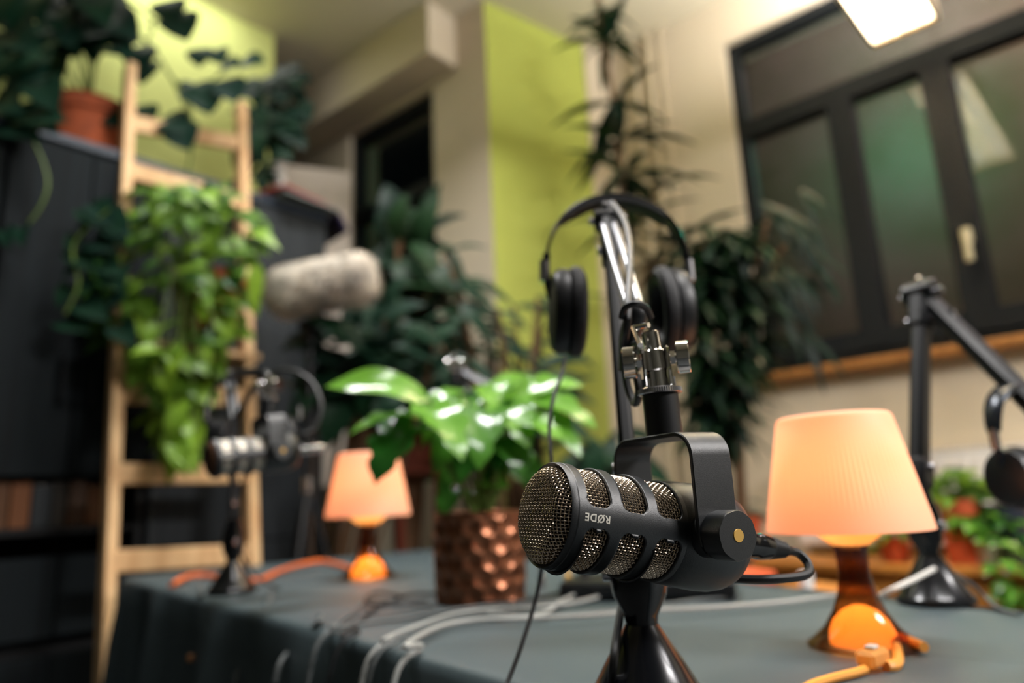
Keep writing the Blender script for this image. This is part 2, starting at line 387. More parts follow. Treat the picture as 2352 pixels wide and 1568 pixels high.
# sideboard
root = thing('sideboard', MW @ V((tr[0], -.3, 0)), 'low golden oak sideboard along the window wall', 'sideboard')
sbz = .635
a0, a1 = tr[0]-.12, tr[1]+.3
mb = MB(); mb.box(MW, a0, a1, -.47, -.11, sbz-.025, sbz, .003); mb.build('worktop', MT['sidewood'], root)
mb = MB(); mb.box(MW, a0+.01, a1-.01, -.43, -.12, .06, sbz-.025, .003); mb.build('body', mat('oak_body', (226, 150, 50), .55, vary=.15), root)
n = 4
for k in range(n):
    L0 = a0+.02+(a1-a0-.04)/n*k; L1 = a0+.02+(a1-a0-.04)/n*(k+1)-.01
    mb = MB(); mb.box(MW, L0, L1, -.452, -.431, .09, sbz-.05, .004); d = mb.build('door', MT['sidewood'], root)
    mb = MB(); mb.cyl(MW @ V((L1-.05, -.452, .4)), MW @ V((L1-.05, -.475, .4)), .012, 14); mb.build('knob', MT['dkchrome'], d)
def SB(px, py):
    P0 = Cn - V((.677, .736, 0))*.32; q = onwall(P0, dw, px, 1200); return V((q.x, q.y, sbz))

# fluorescent fixture top right
fz = 2.62
c0 = PZ(2008, 105, fz); c1 = PZ(2150, 45, fz); fwid = (c1-c0).length; fx = (c1-c0).normalized(); fx.z = 0
print('fixture', c0, c1, fwid)
fd = V((-fx.y, fx.x, 0));  fd = fd if fd.dot(V((-.79, -.61, 0))) > 0 else -fd
M = frameM(c0, fd); sgn = 1 if (M.inverted() @ c1).y > 0 else -1
root = thing('ceiling_light', c0, 'suspended fluorescent louvre light at top right of room', 'light')
ya, yb = (0, fwid) if sgn > 0 else (-fwid, 0)
mb = MB(); Lf = 1.25
mb.box(M, 0, Lf, ya-.012, ya, 0, .09, .003); mb.box(M, 0, Lf, yb, yb+.012, 0, .09, .003)
mb.box(M, -.012, 0, ya-.012, yb+.012, 0, .09, .003); mb.box(M, Lf, Lf+.012, ya-.012, yb+.012, 0, .09, .003); mb.box(M, 0, Lf, ya, yb, .08, .09)
mb.build('housing', MT['fixt'], root)
yc = (ya+yb)/2; wq = (yb-ya)/4
mb = MB()
for yy in (ya+wq, yb-wq):
    mb.cyl(M @ V((.04, yy, .045)), M @ V((Lf-.04, yy, .045)), .013, 12)
mb.build('tube', MT['tube'], root)
mb = MB()
for k in range(26): mb.box(M, .02+k*.047, .023+k*.047, ya, yb, .002, .034)
mb.box(M, 0, Lf, yc-.004, yc+.004, .0, .07); mb.box(M, 0, Lf, ya, ya+.004, 0, .07); mb.box(M, 0, Lf, yb-.004, yb, 0, .07)
mb.build('louvre', MT['refl'], root, False)
for nm_, zz_, dz_, pw_ in (('fixture_light', .076, -1, 36), ('ceiling_fill', .10, 1, 50)):  # the upward light is added above the housing to brighten the ceiling
    lo = area(nm_, M @ V((Lf/2, yc, zz_)), (0, 0, dz_), Lf*.95, (yb-ya)*.9, pw_, (1.0, .96, .95))
    lo.rotation_euler = (M.to_3x3() @ Matrix(((1, 0, 0), (0, 1 if dz_ > 0 else -1, 0), (0, 0, 1 if dz_ > 0 else -1))).transposed()).to_euler() if dz_ < 0 else lo.rotation_euler
    if dz_ > 0: lo.rotation_euler = (M.to_3x3() @ Matrix(((1, 0, 0), (0, -1, 0), (0, 0, -1)))).to_euler()
    attach(lo, root)
for k in (.2, Lf-.2):
    mb = MB(); mb.cyl(M @ V((k, yc, .09)), M @ V((k, yc, HC-fz)), .004, 8); mb.build('hanger', MT['dkchrome'], root)

# ================================================================== CABINETS
zc = 2.13
cA = PY(0, 285, 2.0)
cF = V((-1.56, 2.0, 0)); # front line through here along cd
Mc = frameM(cF, cd)      # X along, Y = into the cabinets (left normal)
def cabinet(x0, x1, label, depth=.42, m='cab', niche=True):
    root = thing('cabinet', Mc @ V((x0, 0, 0)), label, 'cabinet', None)
    mb = MB(); t = .02
    mb.box(Mc, x0, x0+t, 0, depth, .0, zc-.03); mb.box(Mc, x1-t, x1, 0, depth, 0, zc-.03); mb.box(Mc, x0, x1, depth-.01, depth, 0, zc-.03)
    for z in (.06, .52, .86, 1.06, 1.4, 1.75): mb.box(Mc, x0+t, x1-t, .02, depth-.01, z, z+.02)
    mb.box(Mc, x0+t, x1-t, .03, .05, 0, .06)
    mb.build('body', MT['cabin'], root)
    mb = MB(); mb.box(Mc, x0-.005, x1+.005, -.025, depth, zc-.03, zc, .003); mb.build('top_board', MT['cabtop'], root)
    xm = (x0+x1)/2; zn = 1.03 if niche else .80
    for a, b in ((x0+.002, xm-.002), (xm+.002, x1-.002)):
        mb = MB(); mb.box(Mc, a, b, -.018, 0, zn, zc-.04, .002); d = mb.build('door', MT[m], root)
        mb = MB(); hx = b-.04 if a < xm-.01 else a+.04; mb.tube([Mc @ V((hx, -.018, 1.25)), Mc @ V((hx, -.045, 1.26)), Mc @ V((hx, -.045, 1.38)), Mc @ V((hx, -.018, 1.39))], .005, 8); mb.build('door_handle', MT['blk2'], d)
        mb = MB(); mb.box(Mc, a, b, -.018, 0, .57, .795, .002); mb.build('drawer', MT[m], root)
        mb = MB(); mb.box(Mc, a, b, -.018, 0, .07, .52, .002); mb.build('door', MT[m], root)
    return root
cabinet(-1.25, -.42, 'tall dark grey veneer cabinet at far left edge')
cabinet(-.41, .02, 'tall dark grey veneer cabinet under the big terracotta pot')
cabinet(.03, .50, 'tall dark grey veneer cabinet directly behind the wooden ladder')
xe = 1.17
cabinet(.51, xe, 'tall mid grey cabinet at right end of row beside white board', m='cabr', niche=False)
random.seed(4)
OD = ['first', 'second', 'third', 'fourth', 'fifth', 'sixth', 'seventh', 'eighth', 'ninth', 'tenth', 'eleventh', 'twelfth']
BC = [((130, 80, 44), 'orange brown'), ((62, 58, 54), 'grey'), ((108, 72, 44), 'tan'), ((44, 50, 54), 'slate'), ((80, 58, 42), 'brown')]
for (xa, xb, nm) in ((-.36, -.02, 'under the big terracotta pot'), (.06, .46, 'behind the wooden ladder')):
    x = xa; zb = .881; bi_ = 0
    while x < xb-.06:
        th = random.uniform(.032, .055); h = random.uniform(.12, .14); c, cn = BC[(bi_*3+len(nm)) % 5]
        root = thing('book', Mc @ V((x, .05, zb)), '%s book, %s from the left in the cabinet niche %s' % (cn, OD[bi_], nm), 'book', 'books in the niche ' + nm)
        mb = MB(); mb.box(Mc, x, x+th, .04, .18, zb, zb+h, .002); mb.build('cover', mat('book_cover', c, .7), root)
        mb = MB(); mb.box(Mc, x+.003, x+th-.003, .045, .183, zb+.004, zb+h+.001); mb.build('pages', MT['board'], root)
        x += th+.004; bi_ += 1

# magazines lying on the right cabinet, curling over its end
for k, (dx, dy, rz, m, lb, dz) in enumerate(((.06, .02, .1, 'mag3', 'grey magazine at the bottom of the pile on the cabinet', 0), (.10, -.03, -.12, 'mag1', 'violet magazine in the middle of the pile, corner over the edge', .012), (.02, .03, .25, 'mag2', 'red covered magazine on top of the pile on the cabinet', .024))):
    mb = MB(); Mm = Mc @ Matrix.Translation((xe-.22+dx, .1+dy, zc+.001+dz)) @ Matrix.Rotation(rz, 4, 'Z')
    if k == 1:
        def fn(i, j, Mm=Mm):
            x = -.10+.34*i/24; y = -.12+.26*j/6; d_ = max(0, x-.13); return Mm @ V((x-.25*d_, y, .006-d_*d_*7.5))
        mb.grid(fn, 24, 6); o = mb.build('magazine', MT[m]); so = o.modifiers.new('solid', 'SOLIDIFY'); so.thickness = .007
    else:
        mb.box(Mm, -.11, .19 if k == 2 else .16, -.22, .08, 0, .011, .002); o = mb.build('magazine', MT[m])
    tag(o, lb, 'magazine', 'magazines on the cabinet')
# white board panel behind
b0 = PY(655, 378, 3.42); b1 = PY(806, 415, 3.54)
M = frameM((b0.x, b0.y, 0), (b1.x-b0.x, b1.y-b0.y, 0)); Lb = math.hypot(b1.x-b0.x, b1.y-b0.y)
root = thing('white_board', (b0.x, b0.y, 0), 'tall white board standing behind the right cabinet end', 'board')
mb = MB(); mb.box(M, -.02, Lb, 0, .02, 1.0, b0.z, .002); mb.build('panel', MT['board'], root)
mb = MB(); mb.box(M, .01, .04, .02, .04, 0, 1.3, .002); mb.build('leg', MT['radi'], root)
mb = MB(); mb.box(M, Lb-.05, Lb-.02, .02, .04, 0, 1.3, .002); mb.build('leg', MT['radi'], root)

# ================================================================== TABLE
TZt = .75
TL = V((-1.030, 1.905)); FL = V((-.288, 2.48)); NB = V((.42, .115)); FB = V((.985, .10))
quad = [TL, NB, FB, FL]
cen = sum(quad, V((0, 0)))/4
def inset(q, d): return [p + (cen-p).normalized()*d for p in q]
root = thing('table', (cen.x, cen.y, 0), 'long meeting table hidden under the dark tablecloth', 'table')
mb = slab([(p.x, p.y) for p in inset(quad, .03)], .715, .742); mb.build('tabletop', MT['sidewood'], root, False)
for p in inset(quad, .16):
    mb = MB(); mb.cyl((p.x, p.y, 0), (p.x, p.y, .715), .022, 16); mb.build('leg', MT['dkchrome'], root)
# cloth: closed outline with rounded corners, bevel and hanging folds
def outline(q, r, nseg=7, step=.03):
    out = []; n = len(q)
    for i in range(n):
        p = q[i]; a = (q[i-1]-p).normalized(); b = (q[(i+1) % n]-p).normalized()
        p0 = p+a*r; p1 = p+b*r
        for k in range(nseg+1):
            t = k/nseg; out.append(p0*(1-t)**2 + p*2*t*(1-t) + p1*t*t)
        e = q[(i+1) % n]-b*r*0; L1 = (q[(i+1) % n]-p).length-2*r; m = int(L1/step)
        for k in range(1, m): out.append(p1 + b*(L1*k/m))
    return out
ol = outline(quad, .035)
N = len(ol); mb = MB(); rings = []
cum = [0]
for i in range(1, N): cum.append(cum[-1]+(ol[i]-ol[i-1]).length)
def nrm2(i):
    t = (ol[(i+1) % N]-ol[i-1]); return V((t.y, -t.x)).normalized()
levels = [(-.03, 0, 0), (-.010, 0, 0), (-.004, -.0012, 0), (0, -.005, 0), (.003, -.013, .1), (.006, -.06, .5), (.012, -.16, 1), (.018, -.3, 1.4), (.024, -.46, 1.8)]
for offx, dz, wv in levels:
    ring = []
    for i in range(N):
        nn = nrm2(i)
        if (ol[i]-cen).dot(nn) < 0: nn = -nn
        a = (math.sin(cum[i]*17)+.6*math.sin(cum[i]*31+1))*.012*wv
        p = ol[i] + nn*(offx+a); ring.append((p.x, p.y, TZt+dz))
    rings.append(ring)
vv = [p for r in rings for p in r]; ff = [tuple(range(N))]
for k in range(len(rings)-1):
    for i in range(N): ff.append((k*N+i, k*N+(i+1) % N, (k+1)*N+(i+1) % N, (k+1)*N+i))
mb.add(vv, ff); o = mb.build('tablecloth', MT['cloth'], None, True, ang=60)
tag(o, 'dark grey green cloth draped over the long table', 'tablecloth')

# ================================================================== MICROPHONE
def interp(tab, x):
    for (a, u), (b, v2) in zip(tab, tab[1:]):
        if x <= b: return u+(v2-u)*(x-a)/(b-a) if b > a else v2
    return tab[-1][1]
def microphone(M, label, detail=True, name='podcast_microphone', tilt=0.):
    """local origin = centre of front ring; +X front->back, -Y logo side, +Z up"""
    root = thing(name, M.translation, label, 'microphone')
    XP = .0905; RO = .0310; RG = .0282
    MY = M @ Matrix.Translation((XP, 0, 0)) @ Matrix.Rotation(tilt, 4, 'Y') @ Matrix.Translation((-XP, 0, 0))
    # ---- cage with window slots
    wins = [(.0050, .0212), (.0288, .0466), (.0536, .0722)]
    hw = math.radians(79)
    def sdf(x, th):   # arc-length coords in metres, negative inside a slot
        best = 9
        for s in (0, PI):
            dth = (th-PI/2-s+PI) % (2*PI)-PI
            for a, b in wins:
                cx = (a+b)/2; hx = (b-a)/2; hy = hw*RO; r = .0055
                qx = abs(x-cx)-(hx-r); qy = abs(dth*RO)-(hy-r)
                d = math.hypot(max(qx, 0), max(qy, 0))+min(max(qx, qy), 0)-r
                best = min(best, d)
        return best
    nx = 110 if detail else 60; nt = 288 if detail else 120; x0 = -.0035; x1 = .0765
    def cageR(x): return RO if x > -.001 else RO-.0008
    pts = {}
    h = (x1-x0)/nx; hy = 2*PI*RO/nt
    def P2(i, j):
        x = x0+h*i; th = 2*PI*j/nt
        d = sdf(x, th)
        if abs(d) < max(h, hy)*.75 and 0 < i < nx:
            e = 1e-4; gx = (sdf(x+e, th)-sdf(x-e, th))/(2*e); gt = (sdf(x, th+e/RO)-sdf(x, th-e/RO))/(2*e)
            g = math.hypot(gx, gt)
            if g > .2: x -= d*gx/g; th -= d*gt/g/RO
        return x, th
    mb = MB()
    grid2 = [[P2(i, j) for j in range(nt)] for i in range(nx+1)]
    v = [(x, cageR(x)*math.cos(t), cageR(x)*math.sin(t)) for row in grid2 for x, t in row]; f = []
    for i in range(nx):
        for j in range(nt):
            if sdf(x0+h*(i+.5), 2*PI*(j+.5)/nt) < 0: continue
            f.append((i*nt+j, i*nt+(j+1) % nt, (i+1)*nt+(j+1) % nt, (i+1)*nt+j))
    mb.add(v, f, M); cage = mb.build('grille_cage', MT['blk'], root, True, ang=50)
    so = cage.modifiers.new('solid', 'SOLIDIFY'); so.thickness = .0022; so.offset = -1 if True else 1
    # ---- front lip ring
    mb = MB(); R2 = Matrix.Rotation(PI/2, 4, 'Y')   # local Z -> X
    MX = M @ R2
    mb.lathe([(RO-.0026, .003), (RO-.0024, -.0035), (RO-.0010, -.0046), (RO-.0004, -.0035), (RO-.0002, .0005)], MX, 96)
    mb.build('front_ring', MT['blk'], root)
    # ---- rear body
    mb = MB()
    prof = [(RO-.003, .0755), (RO, .0758), (.0314, .078), (.0322, .085), (.0328, .095), (.0335, .106), (.0332, .115), (.0318, .122), (.0290, .128), (.0250, .1325), (.0195, .1355), (.013, .1373), (0, .138)]
    mb.lathe(prof, MX, 96); mb.build('rear_body', MT['blk'], root)
    mb = MB(); mb.lathe([(.0115, .131), (.0115, .1400), (.0100, .1410), (0, .1410)], MX, 40); mb.build('socket_collar', MT['blk2'], root)
    # ---- foam core
    mb = MB(); mb.lathe([(0, -.0100), (.0175, -.0096), (.0225, -.0080), (.0255, -.0045), (.0262, 0), (.0262, .0762), (0, .0762)], MX, 48)
    mb.build('inner_foam', MT['foam'], root)
    # ---- woven grille
    RF = .0190; rc = RG-RF
    def cap(rho):
        if rho <= RF: return rho, -(.0118-.0008*(rho/RF)**2) 
        t = min((rho-RF)/(rc*1.45), 1.)*PI/2
        return RF+rc*math.sin(t), -(.0110)*math.cos(t)
    rmax = RF+rc*1.45
    if detail:
        p = .00190; wr = .00038; amp = .00042
        mb = MB(); n = int(rmax/p)
        for axis in (0, 1):
            for k in range(-n, n+1):
                c = k*p; L_ = math.sqrt(max(rmax*rmax-c*c, 0)); m = int(L_/p)
                if m < 1: continue
                pl = []
                for q in range(-m*4, m*4+1):
                    s = q*p/4; rho = math.hypot(s, c)
                    if rho > rmax: continue
                    R_, xx = cap(rho); sc_ = R_/rho if rho > 1e-9 else 1
                    u, w_ = (s*sc_, c*sc_) if axis == 0 else (c*sc_, s*sc_)
                    wave = amp*math.cos(PI*s/p + PI*k + (0 if axis == 0 else PI))
                    # normal approx
                    e = 1e-5; R2_, x2 = cap(rho+e); nx_, nr = (R2_-R_), -(x2-xx); nl = math.hypot(nx_, nr) or 1
                    ux, ur = -nx_/nl, nr/nl*1
                    ur = (x2-xx)/nl
                    pl.append(V((xx+ux*wave, u + (u/(R_ or 1))*ur*wave, w_ + (w_/(R_ or 1))*ur*wave)))
                if len(pl) > 2: mb.tube([M @ a for a in pl], wr, 5, 0, caps=False)
        mb.build('front_mesh', MT['wire'], root)
        mb = MB(); nl = 90; pc = 2*PI/nl
        xs, xe_ = .0035, .0755
        for k in range(nl):
            th = pc*k
            if min(abs(math.sin(th+0)), 1) < .0: continue
            if abs(math.cos(th)) > .995: continue
            pl = []
            q = int((xe_-xs)/p*4)
            for a in range(q+1):
                x = xs+p/4*a; r_ = RG+.0003+amp*math.cos(PI*(x-xs)/p+PI*k); pl.append(M @ V((x, r_*math.cos(th), r_*math.sin(th))))
            mb.tube(pl, wr, 4, 0, caps=False)
        for k in range(int((xe_-xs)/p)+1):
            x = xs+p*k; pl = []
            if any(x > wins[i][1]+.0022 and x < wins[i+1][0]-.0022 for i in range(2)): continue
            for a in range(nl*3+1):
                th = pc*a/3; r_ = RG+.0003+amp*math.cos(PI*a/3+PI*(k+1)); pl.append(M @ V((x, r_*math.cos(th), r_*math.sin(th))))
            mb.tube(pl, wr, 4, 0, caps=False)
        mb.build('side_mesh', MT['wire'], root)
    else:
        mb = MB(); pr = []
        for k in range(14):
            R_, xx = cap(rmax*k/13); pr.append((R_, xx))
        mb.lathe(pr, MX, 48); mb.build('front_mesh', MT['wire_far'], root)
        mb = MB(); mb.lathe([(RG, .004), (RG, .0755)], MX, 64); mb.build('side_mesh', MT['wire_far2'], root)
    # ---- yoke
    YH = .0395; ZT = .0605; rcY = .014; hwid = .0152; th_ = .0028
    path = [(-YH, -.006), (-YH, .0), (-YH, ZT-rcY)]
    for k in range(1, 9): t = PI/2*k/8; path.append((-YH+rcY-rcY*math.cos(t), ZT-rcY+rcY*math.sin(t)))
    path += [(-y, z) for y, z in path[::-1]]
    mb = MB(); sec = []
    n = len(path)
    for i in range(n):
        a = V(path[max(i-1, 0)]); b = V(path[min(i+1, n-1)]); t = (b-a).normalized(); no = V((-t.y, t.x)); c = V(path[i])
        wd = hwid if 2 < i < n-3 else hwid*(1.0 if i in (1, 2, n-2, n-3) else .92)
        ch = .0006
        for (dx, dn) in ((-wd+ch, -th_/2), (wd-ch, -th_/2), (wd, -th_/2+ch), (wd, th_/2-ch), (wd-ch, th_/2), (-wd+ch, th_/2), (-wd, th_/2-ch), (-wd, -th_/2+ch)):
            q = c+no*dn; sec.append((XP+dx, q.x, q.y))
    f = [(i*8+k, i*8+(k+1) % 8, (i+1)*8+(k+1) % 8, (i+1)*8+k) for i in range(n-1) for k in range(8)]+[tuple(range(8))[::-1], tuple(range((n-1)*8, n*8))]
    mb.add(sec, f, MY); yk = mb.build('yoke', MT['blk'], root, True, ang=35)
    # pivot bosses and knobs
    for s in (-1, 1):
        mb = MB(); mb.lathe([(0, .028), (.0135, .028), (.0135, .0375), (0, .0375)], M @ Matrix.Translation((XP, 0, 0)) @ Matrix.Rotation(PI/2*(1 if s < 0 else -1), 4, 'X'), 32)
        mb.build('pivot_boss', MT['blk'], root)
        Mk = M @ Matrix.Translation((XP, 0, 0)) @ Matrix.Rotation(PI/2*(1 if s < 0 else -1), 4, 'X')
        mb = MB(); nn = 96; prof = [(0, .0408), (1, .0408), (1.0, .0548), (.965, .0560), (0, .0562)]
        ids = []; v = []
        for r, z in prof:
            if r == 0: ids.append([len(v)]*nn); v.append((0, 0, z)); continue
            b = len(v)
            for k in range(nn):
                t = 2*PI*k/nn; rr = (.0142+.0002*math.cos(8*t))*r; v.append((rr*math.cos(t), rr*math.sin(t), z))
            ids.append(list(range(b, b+nn)))
        f = []
        for i in range(len(prof)-1):
            for k in range(nn):
                q = []; 
                for t in (ids[i][k], ids[i][(k+1) % nn], ids[i+1][(k+1) % nn], ids[i+1][k]):
                    if t not in q: q.append(t)
                f.append(tuple(q))
        mb.add(v, f, Mk); kb = mb.build('knob', MT['blk'], root, True, ang=30)
        mb = MB(); mb.lathe([(0, .0566), (.0036, .0566), (.0038, .0562), (.0038, .0555)], Mk, 40); d = mb.build('gold_dot', MT['gold'], kb); d['label'] = 'small pale gold dot in the knob centre'
    # logo, upside down on the side strip
    cu = bpy.data.curves.new('logo', 'FONT'); cu.body = 'RODE'; cu.size = .0074; cu.align_x = 'CENTER'; cu.align_y = 'CENTER'; cu.offset = .00016; cu.extrude = 0; cu.space_character = 1.12
    to = bpy.data.objects.new('logo', cu); col.objects.link(to)
    bpy.context.view_layer.update()
    tm = bpy.data.meshes.new_from_object(to.evaluated_get(bpy.context.evaluated_depsgraph_get()))
    P_ = [(q.co.x, q.co.y) for q in tm.vertices]; F_ = [tuple(p.vertices) for p in tm.polygons]
    xs_ = sorted(p[0] for p in P_); cuts = []
    for a, b in sorted(((b-a, (a+b)/2) for a, b in zip(xs_, xs_[1:])), reverse=True)[:0]: pass
    seen = [False]*400; x0_, x1_ = xs_[0], xs_[-1]
    for f_ in F_:
        lo = min(P_[i][0] for i in f_); hi = max(P_[i][0] for i in f_)
        for k in range(int((lo-x0_)/(x1_-x0_)*399), int((hi-x0_)/(x1_-x0_)*399)+1): seen[k] = True
    runs = []; k = 0
    while k < 400:
        if seen[k]:
            k2 = k
            while k2 < 399 and seen[k2+1]: k2 += 1
            runs.append((k, k2)); k = k2
        k += 1
    if len(runs) >= 2:
        ra, rb_ = (x0_+(x1_-x0_)*runs[1][0]/399, x0_+(x1_-x0_)*runs[1][1]/399)
        ys_ = [p[1] for p in P_]; ya_, yb_ = min(ys_)-.0002, max(ys_)+.0002; b0_ = len(P_); w_ = (rb_-ra)*.10
        P_ += [(ra-.0002, ya_), (ra-.0002+w_*2, ya_), (rb_+.0002, yb_), (rb_+.0002-w_*2, yb_)]; F_.append((b0_, b0_+1, b0_+2, b0_+3))
    mb = MB(); vv = []
    for px_, py_ in P_:   # turned by 180 degrees on the strip facing -Y
        X = .0118-px_*.80; a_ = -py_*.80/RO; rr = RO+.00012
        vv.append((X, -rr*math.cos(a_), rr*math.sin(a_)))
    mb.add(vv, F_, M)
    lg = mb.build('logo', MT['white'], root, False); lg['label'] = 'white printed brand lettering'
    bpy.data.objects.remove(to, do_unlink=True)
    return root
MT['wire_far'] = mat('fine_mesh_warm', (110, 78, 58), .45, .8, bump=.6, bscale=900)  # darker warm copy of the mesh, table and lamp reflections in its colour
MT['wire_far2'] = mat('fine_mesh_silver', (190, 184, 172), .35, .9, bump=.6, bscale=900)
az = math.radians(27); el = math.radians(-10)
aX = V((math.cos(az)*math.cos(el), math.sin(az)*math.cos(el), math.sin(el)))
F0 = PY(1268, 1183, .43)
MM = frameM(F0, aX)
microphone(MM, 'black broadcast microphone with warm toned mesh grille in sharp focus at front', tilt=el)
PV = MM @ V((.0905, 0, 0)); UP = V((0, 0, 1))
Zm = (MM.to_3x3() @ V((0, 0, 1)))
ytop = PV + V((-.001, 0, .0605))
npos = [ytop]
# neck adapter + knurled nut + chrome swivel clamp (belongs to the boom arm's end)
def swivel(root, base, up, side, parent_mat_neck='blk', s=1.):
    """base = top of yoke; up direction; side = axis of wing nuts"""
    up = V(up).normalized(); side = V(side); side = (side-up*side.dot(up)).normalized(); fr = up.cross(side)
    q = lambda a, b, c: base + side*a*s + fr*b*s + up*c*s
    mb = MB(); mb.cyl(q(0, 0, 0), q(0, 0, .0285), .0119*s, 48, ch=.0006); mb.build('neck', MT['blk2'], root)
    mb = MB(); Mn = axisM(q(0, 0, .0285), up); nn = 120; v = []; f = []
    for z, r in ((0, .0138), (.0006, .0147), (.0034, .0147), (.004, .0138)):
        for k in range(nn):
            rr = r*s+(.00018*s if k % 2 else -.00018*s)*(1 if r > .014 else 0); v.append((rr*math.cos(2*PI*k/nn), rr*math.sin(2*PI*k/nn), z*s))
    f = [(i*nn+k, i*nn+(k+1) % nn, (i+1)*nn+(k+1) % nn, (i+1)*nn+k) for i in range(3) for k in range(nn)]+[tuple(range(nn))[::-1], tuple(range(3*nn, 4*nn))]
    mb.add(v, f, Mn); mb.build('knurled_nut', MT['dkchrome'], root, True, ang=20)
    mb = MB()
    mb.cyl(q(0, 0, .032), q(0, 0, .046), .0062*s, 32, ch=.0008)            # lower post
    mb.cyl(q(0, 0, .044), q(-.001, 0, .0585), .0074*s, 32, ch=.0008)       # clamp body
    mb.cyl(q(-.001, 0, .058), q(-.002, 0, .0712), .0060*s, 32, ch=.0006)   # upper tube
    mb.lathe([(.0045, 0), (.0060, 0)], axisM(q(-.002, 0, .0712), up), 32)
    for sg in (-1, 1):
        Ms = frameM(q(0, 0, .052), side*sg, up)
        mb.box(Ms, .0065*s, .0092*s, -.007*s, .007*s, -.019*s, .008*s, .0012*s)
    mb.cyl(q(-.018, 0, .052), q(.018, 0, .052), .0029*s, 20)
    for sg in (-1, 1):
        mb.cyl(q(.0095*sg, 0, .052), q(.0125*sg, 0, .052), .0052*s, 6)
        mb.cyl(q(.0080*sg, 0, .0395), q(.0080*sg, 0, .0325), .0032*s, 6)
    mb.build('clamp', MT['chrome'], root)
    for sg in (-1, 1):
        # wing nut : thick D-shaped plate
        mb = MB(); Mw = frameM(q(.0135*sg, 0, .052), side*sg, up); nn = 40; v = []; 
        pr = []
        for k in range(nn):
            t = 2*PI*k/nn; rr = .0118*s; y = rr*math.cos(t)*.95; z = max(min(rr*math.sin(t)*1.0, .0110*s), -.0110*s)
            pr.append((y, z))
        xs = (0, .0006*s, .0078*s, .0084*s); sc2 = (.94, 1, .98, .92)
        for x, m_ in zip(xs, sc2): v += [(x, y*m_, z*m_) for y, z in pr]
        f = [(i*nn+k, i*nn+(k+1) % nn, (i+1)*nn+(k+1) % nn, (i+1)*nn+k) for i in range(3) for k in range(nn)]+[tuple(range(nn))[::-1], tuple(range(3*nn, 4*nn))]
        mb.add(v, f, Mw @ Matrix.Rotation(.15*sg, 4, 'X')); mb.build('wing_nut', MT['chrome'], root, True, ang=30)

# ================================================================== BOOM ARMS
def boom_arm(label, base, top, end, swv=None, dirn=None, r=.0145, rods=True, group='boom arms'):
    base = V(base); top = V(top); end = V(end)
    root = thing('boom_arm', base, label, 'microphone arm')
    mb = MB(); M = Matrix.Translation(base)
    mb.lathe([(0, 0.0015), (.044, .0015), (.0445, .004), (.0440, .009)], M, 56); mb.build('foot_ring', MT['blk2'], root)
    mb = MB(); mb.lathe([(.0435, .009), (.0405, .0115), (.0290, .031), (.0150, .053), (.0118, .058), (0, .058)], M, 56); mb.build('cone_base', MT['satin'], root)
    b1 = base+V((0, 0, .058)); dv = (top-b1); dv.normalize()
    j0 = base+V((0, 0, .058)); j1 = j0+V((0, 0, .075)); lo = j1
    dv = (top-lo).normalized(); side = dv.cross(V((0, 0, 1)))
    side = V(dirn).normalized() if dirn else (side.normalized() if side.length > .05 else V((1, 0, 0)))
    mb = MB()
    mb.lathe([(0, 0), (.0115, 0), (.0125, .006), (.0195, .020), (.0215, .034), (.0205, .052), (.015, .068), (.0135, .078), (0, .080)], Matrix.Translation(j0) @ Matrix.Diagonal((1, 1, 1, 1)), 32)
    mb.build('base_joint', MT['gloss'], root)
    mb = MB(); mb.cyl(j0+V((0, 0, .036))-side*.026, j0+V((0, 0, .036))+side*.026, .0065, 16, ch=.001); mb.build('joint_bolt', MT['dkchrome'], root)
    Mt = frameM(lo, dv, side) 
    Lt = (top-lo).length
    # lower arm, twin tubes under a cover
    mb = MB(); w2 = r
    mb.box(Mt, 0, Lt, -w2*.62, w2*.62, -w2*.45, w2*.45, r*.25); mb.build('lower_arm', MT['blk2'], root)
    for a0_, a1_ in ((.80, .99), (.02, .16)):
        mb = MB(); mb.box(Mt, Lt*a0_, Lt*a1_, -w2*.8, w2*.8, -w2*.62, w2*.62, r*.3); mb.build('arm_sleeve', MT['blk2'], root)
    for a in (.12, .86):
        mb = MB(); p = lo+dv*Lt*a; mb.cyl(p-Mt.to_3x3()@V((0, 0, 1))*w2*.9, p+Mt.to_3x3()@V((0, 0, 1))*w2*.9, .0045, 12); mb.build('bolt', MT['dkchrome'], root)
    # elbow
    mb = MB(); mb.cyl(top-side*r*1.0, top+side*r*1.0, r*.85, 28, ch=.002); mb.build('elbow', MT['satin'], root)
    mb = MB(); mb.lathe([(0, 0), (.005, 0), (.006, .002), (.006, .006), (.003, .0085), (0, .009)], axisM(top+V((0, 0, r*.8)), (0, 0, 1)), 16); mb.cyl(top-side*r*1.35, top+side*r*1.35, .0042, 14); mb.build('elbow_bolt', MT['dkchrome'], root)
    ev = (end-top).normalized(); Le = (end-top).length; Me = frameM(top, ev, V((0, 0, 1))); yv = Me.to_3x3() @ V((0, 1, 0))
    if rods:
        for sg in (-1, 1):
            mb = MB(); mb.tube([top+yv*sg*.0055+ev*.012, top+yv*sg*.0050+ev*Le*.5+V((0, 0, .004*sg)), end+yv*sg*.0045], .0036, 12); mb.build('upper_rod', MT['satin2'], root)
    else:
        mb = MB(); mb.box(Me, 0, Le, -r*.62, r*.62, -r*.5, r*.5, r*.25); mb.build('upper_arm', MT['blk2'], root)
        mb = MB(); mb.cyl(top+ev*.07+V((0, 0, r*.4)), top+ev*.07+V((0, 0, r)), .006, 16); mb.build('bolt', MT['dkchrome'], root)
    return root
MT['satin'] = mat('satin_black_metal', (24, 26, 30), .2, .35, .8)
MT['satin2'] = mat('satin_grey_rod', (150, 152, 158), .3, .7)
MT['gloss'] = mat('gloss_black', (10, 11, 13), .12)
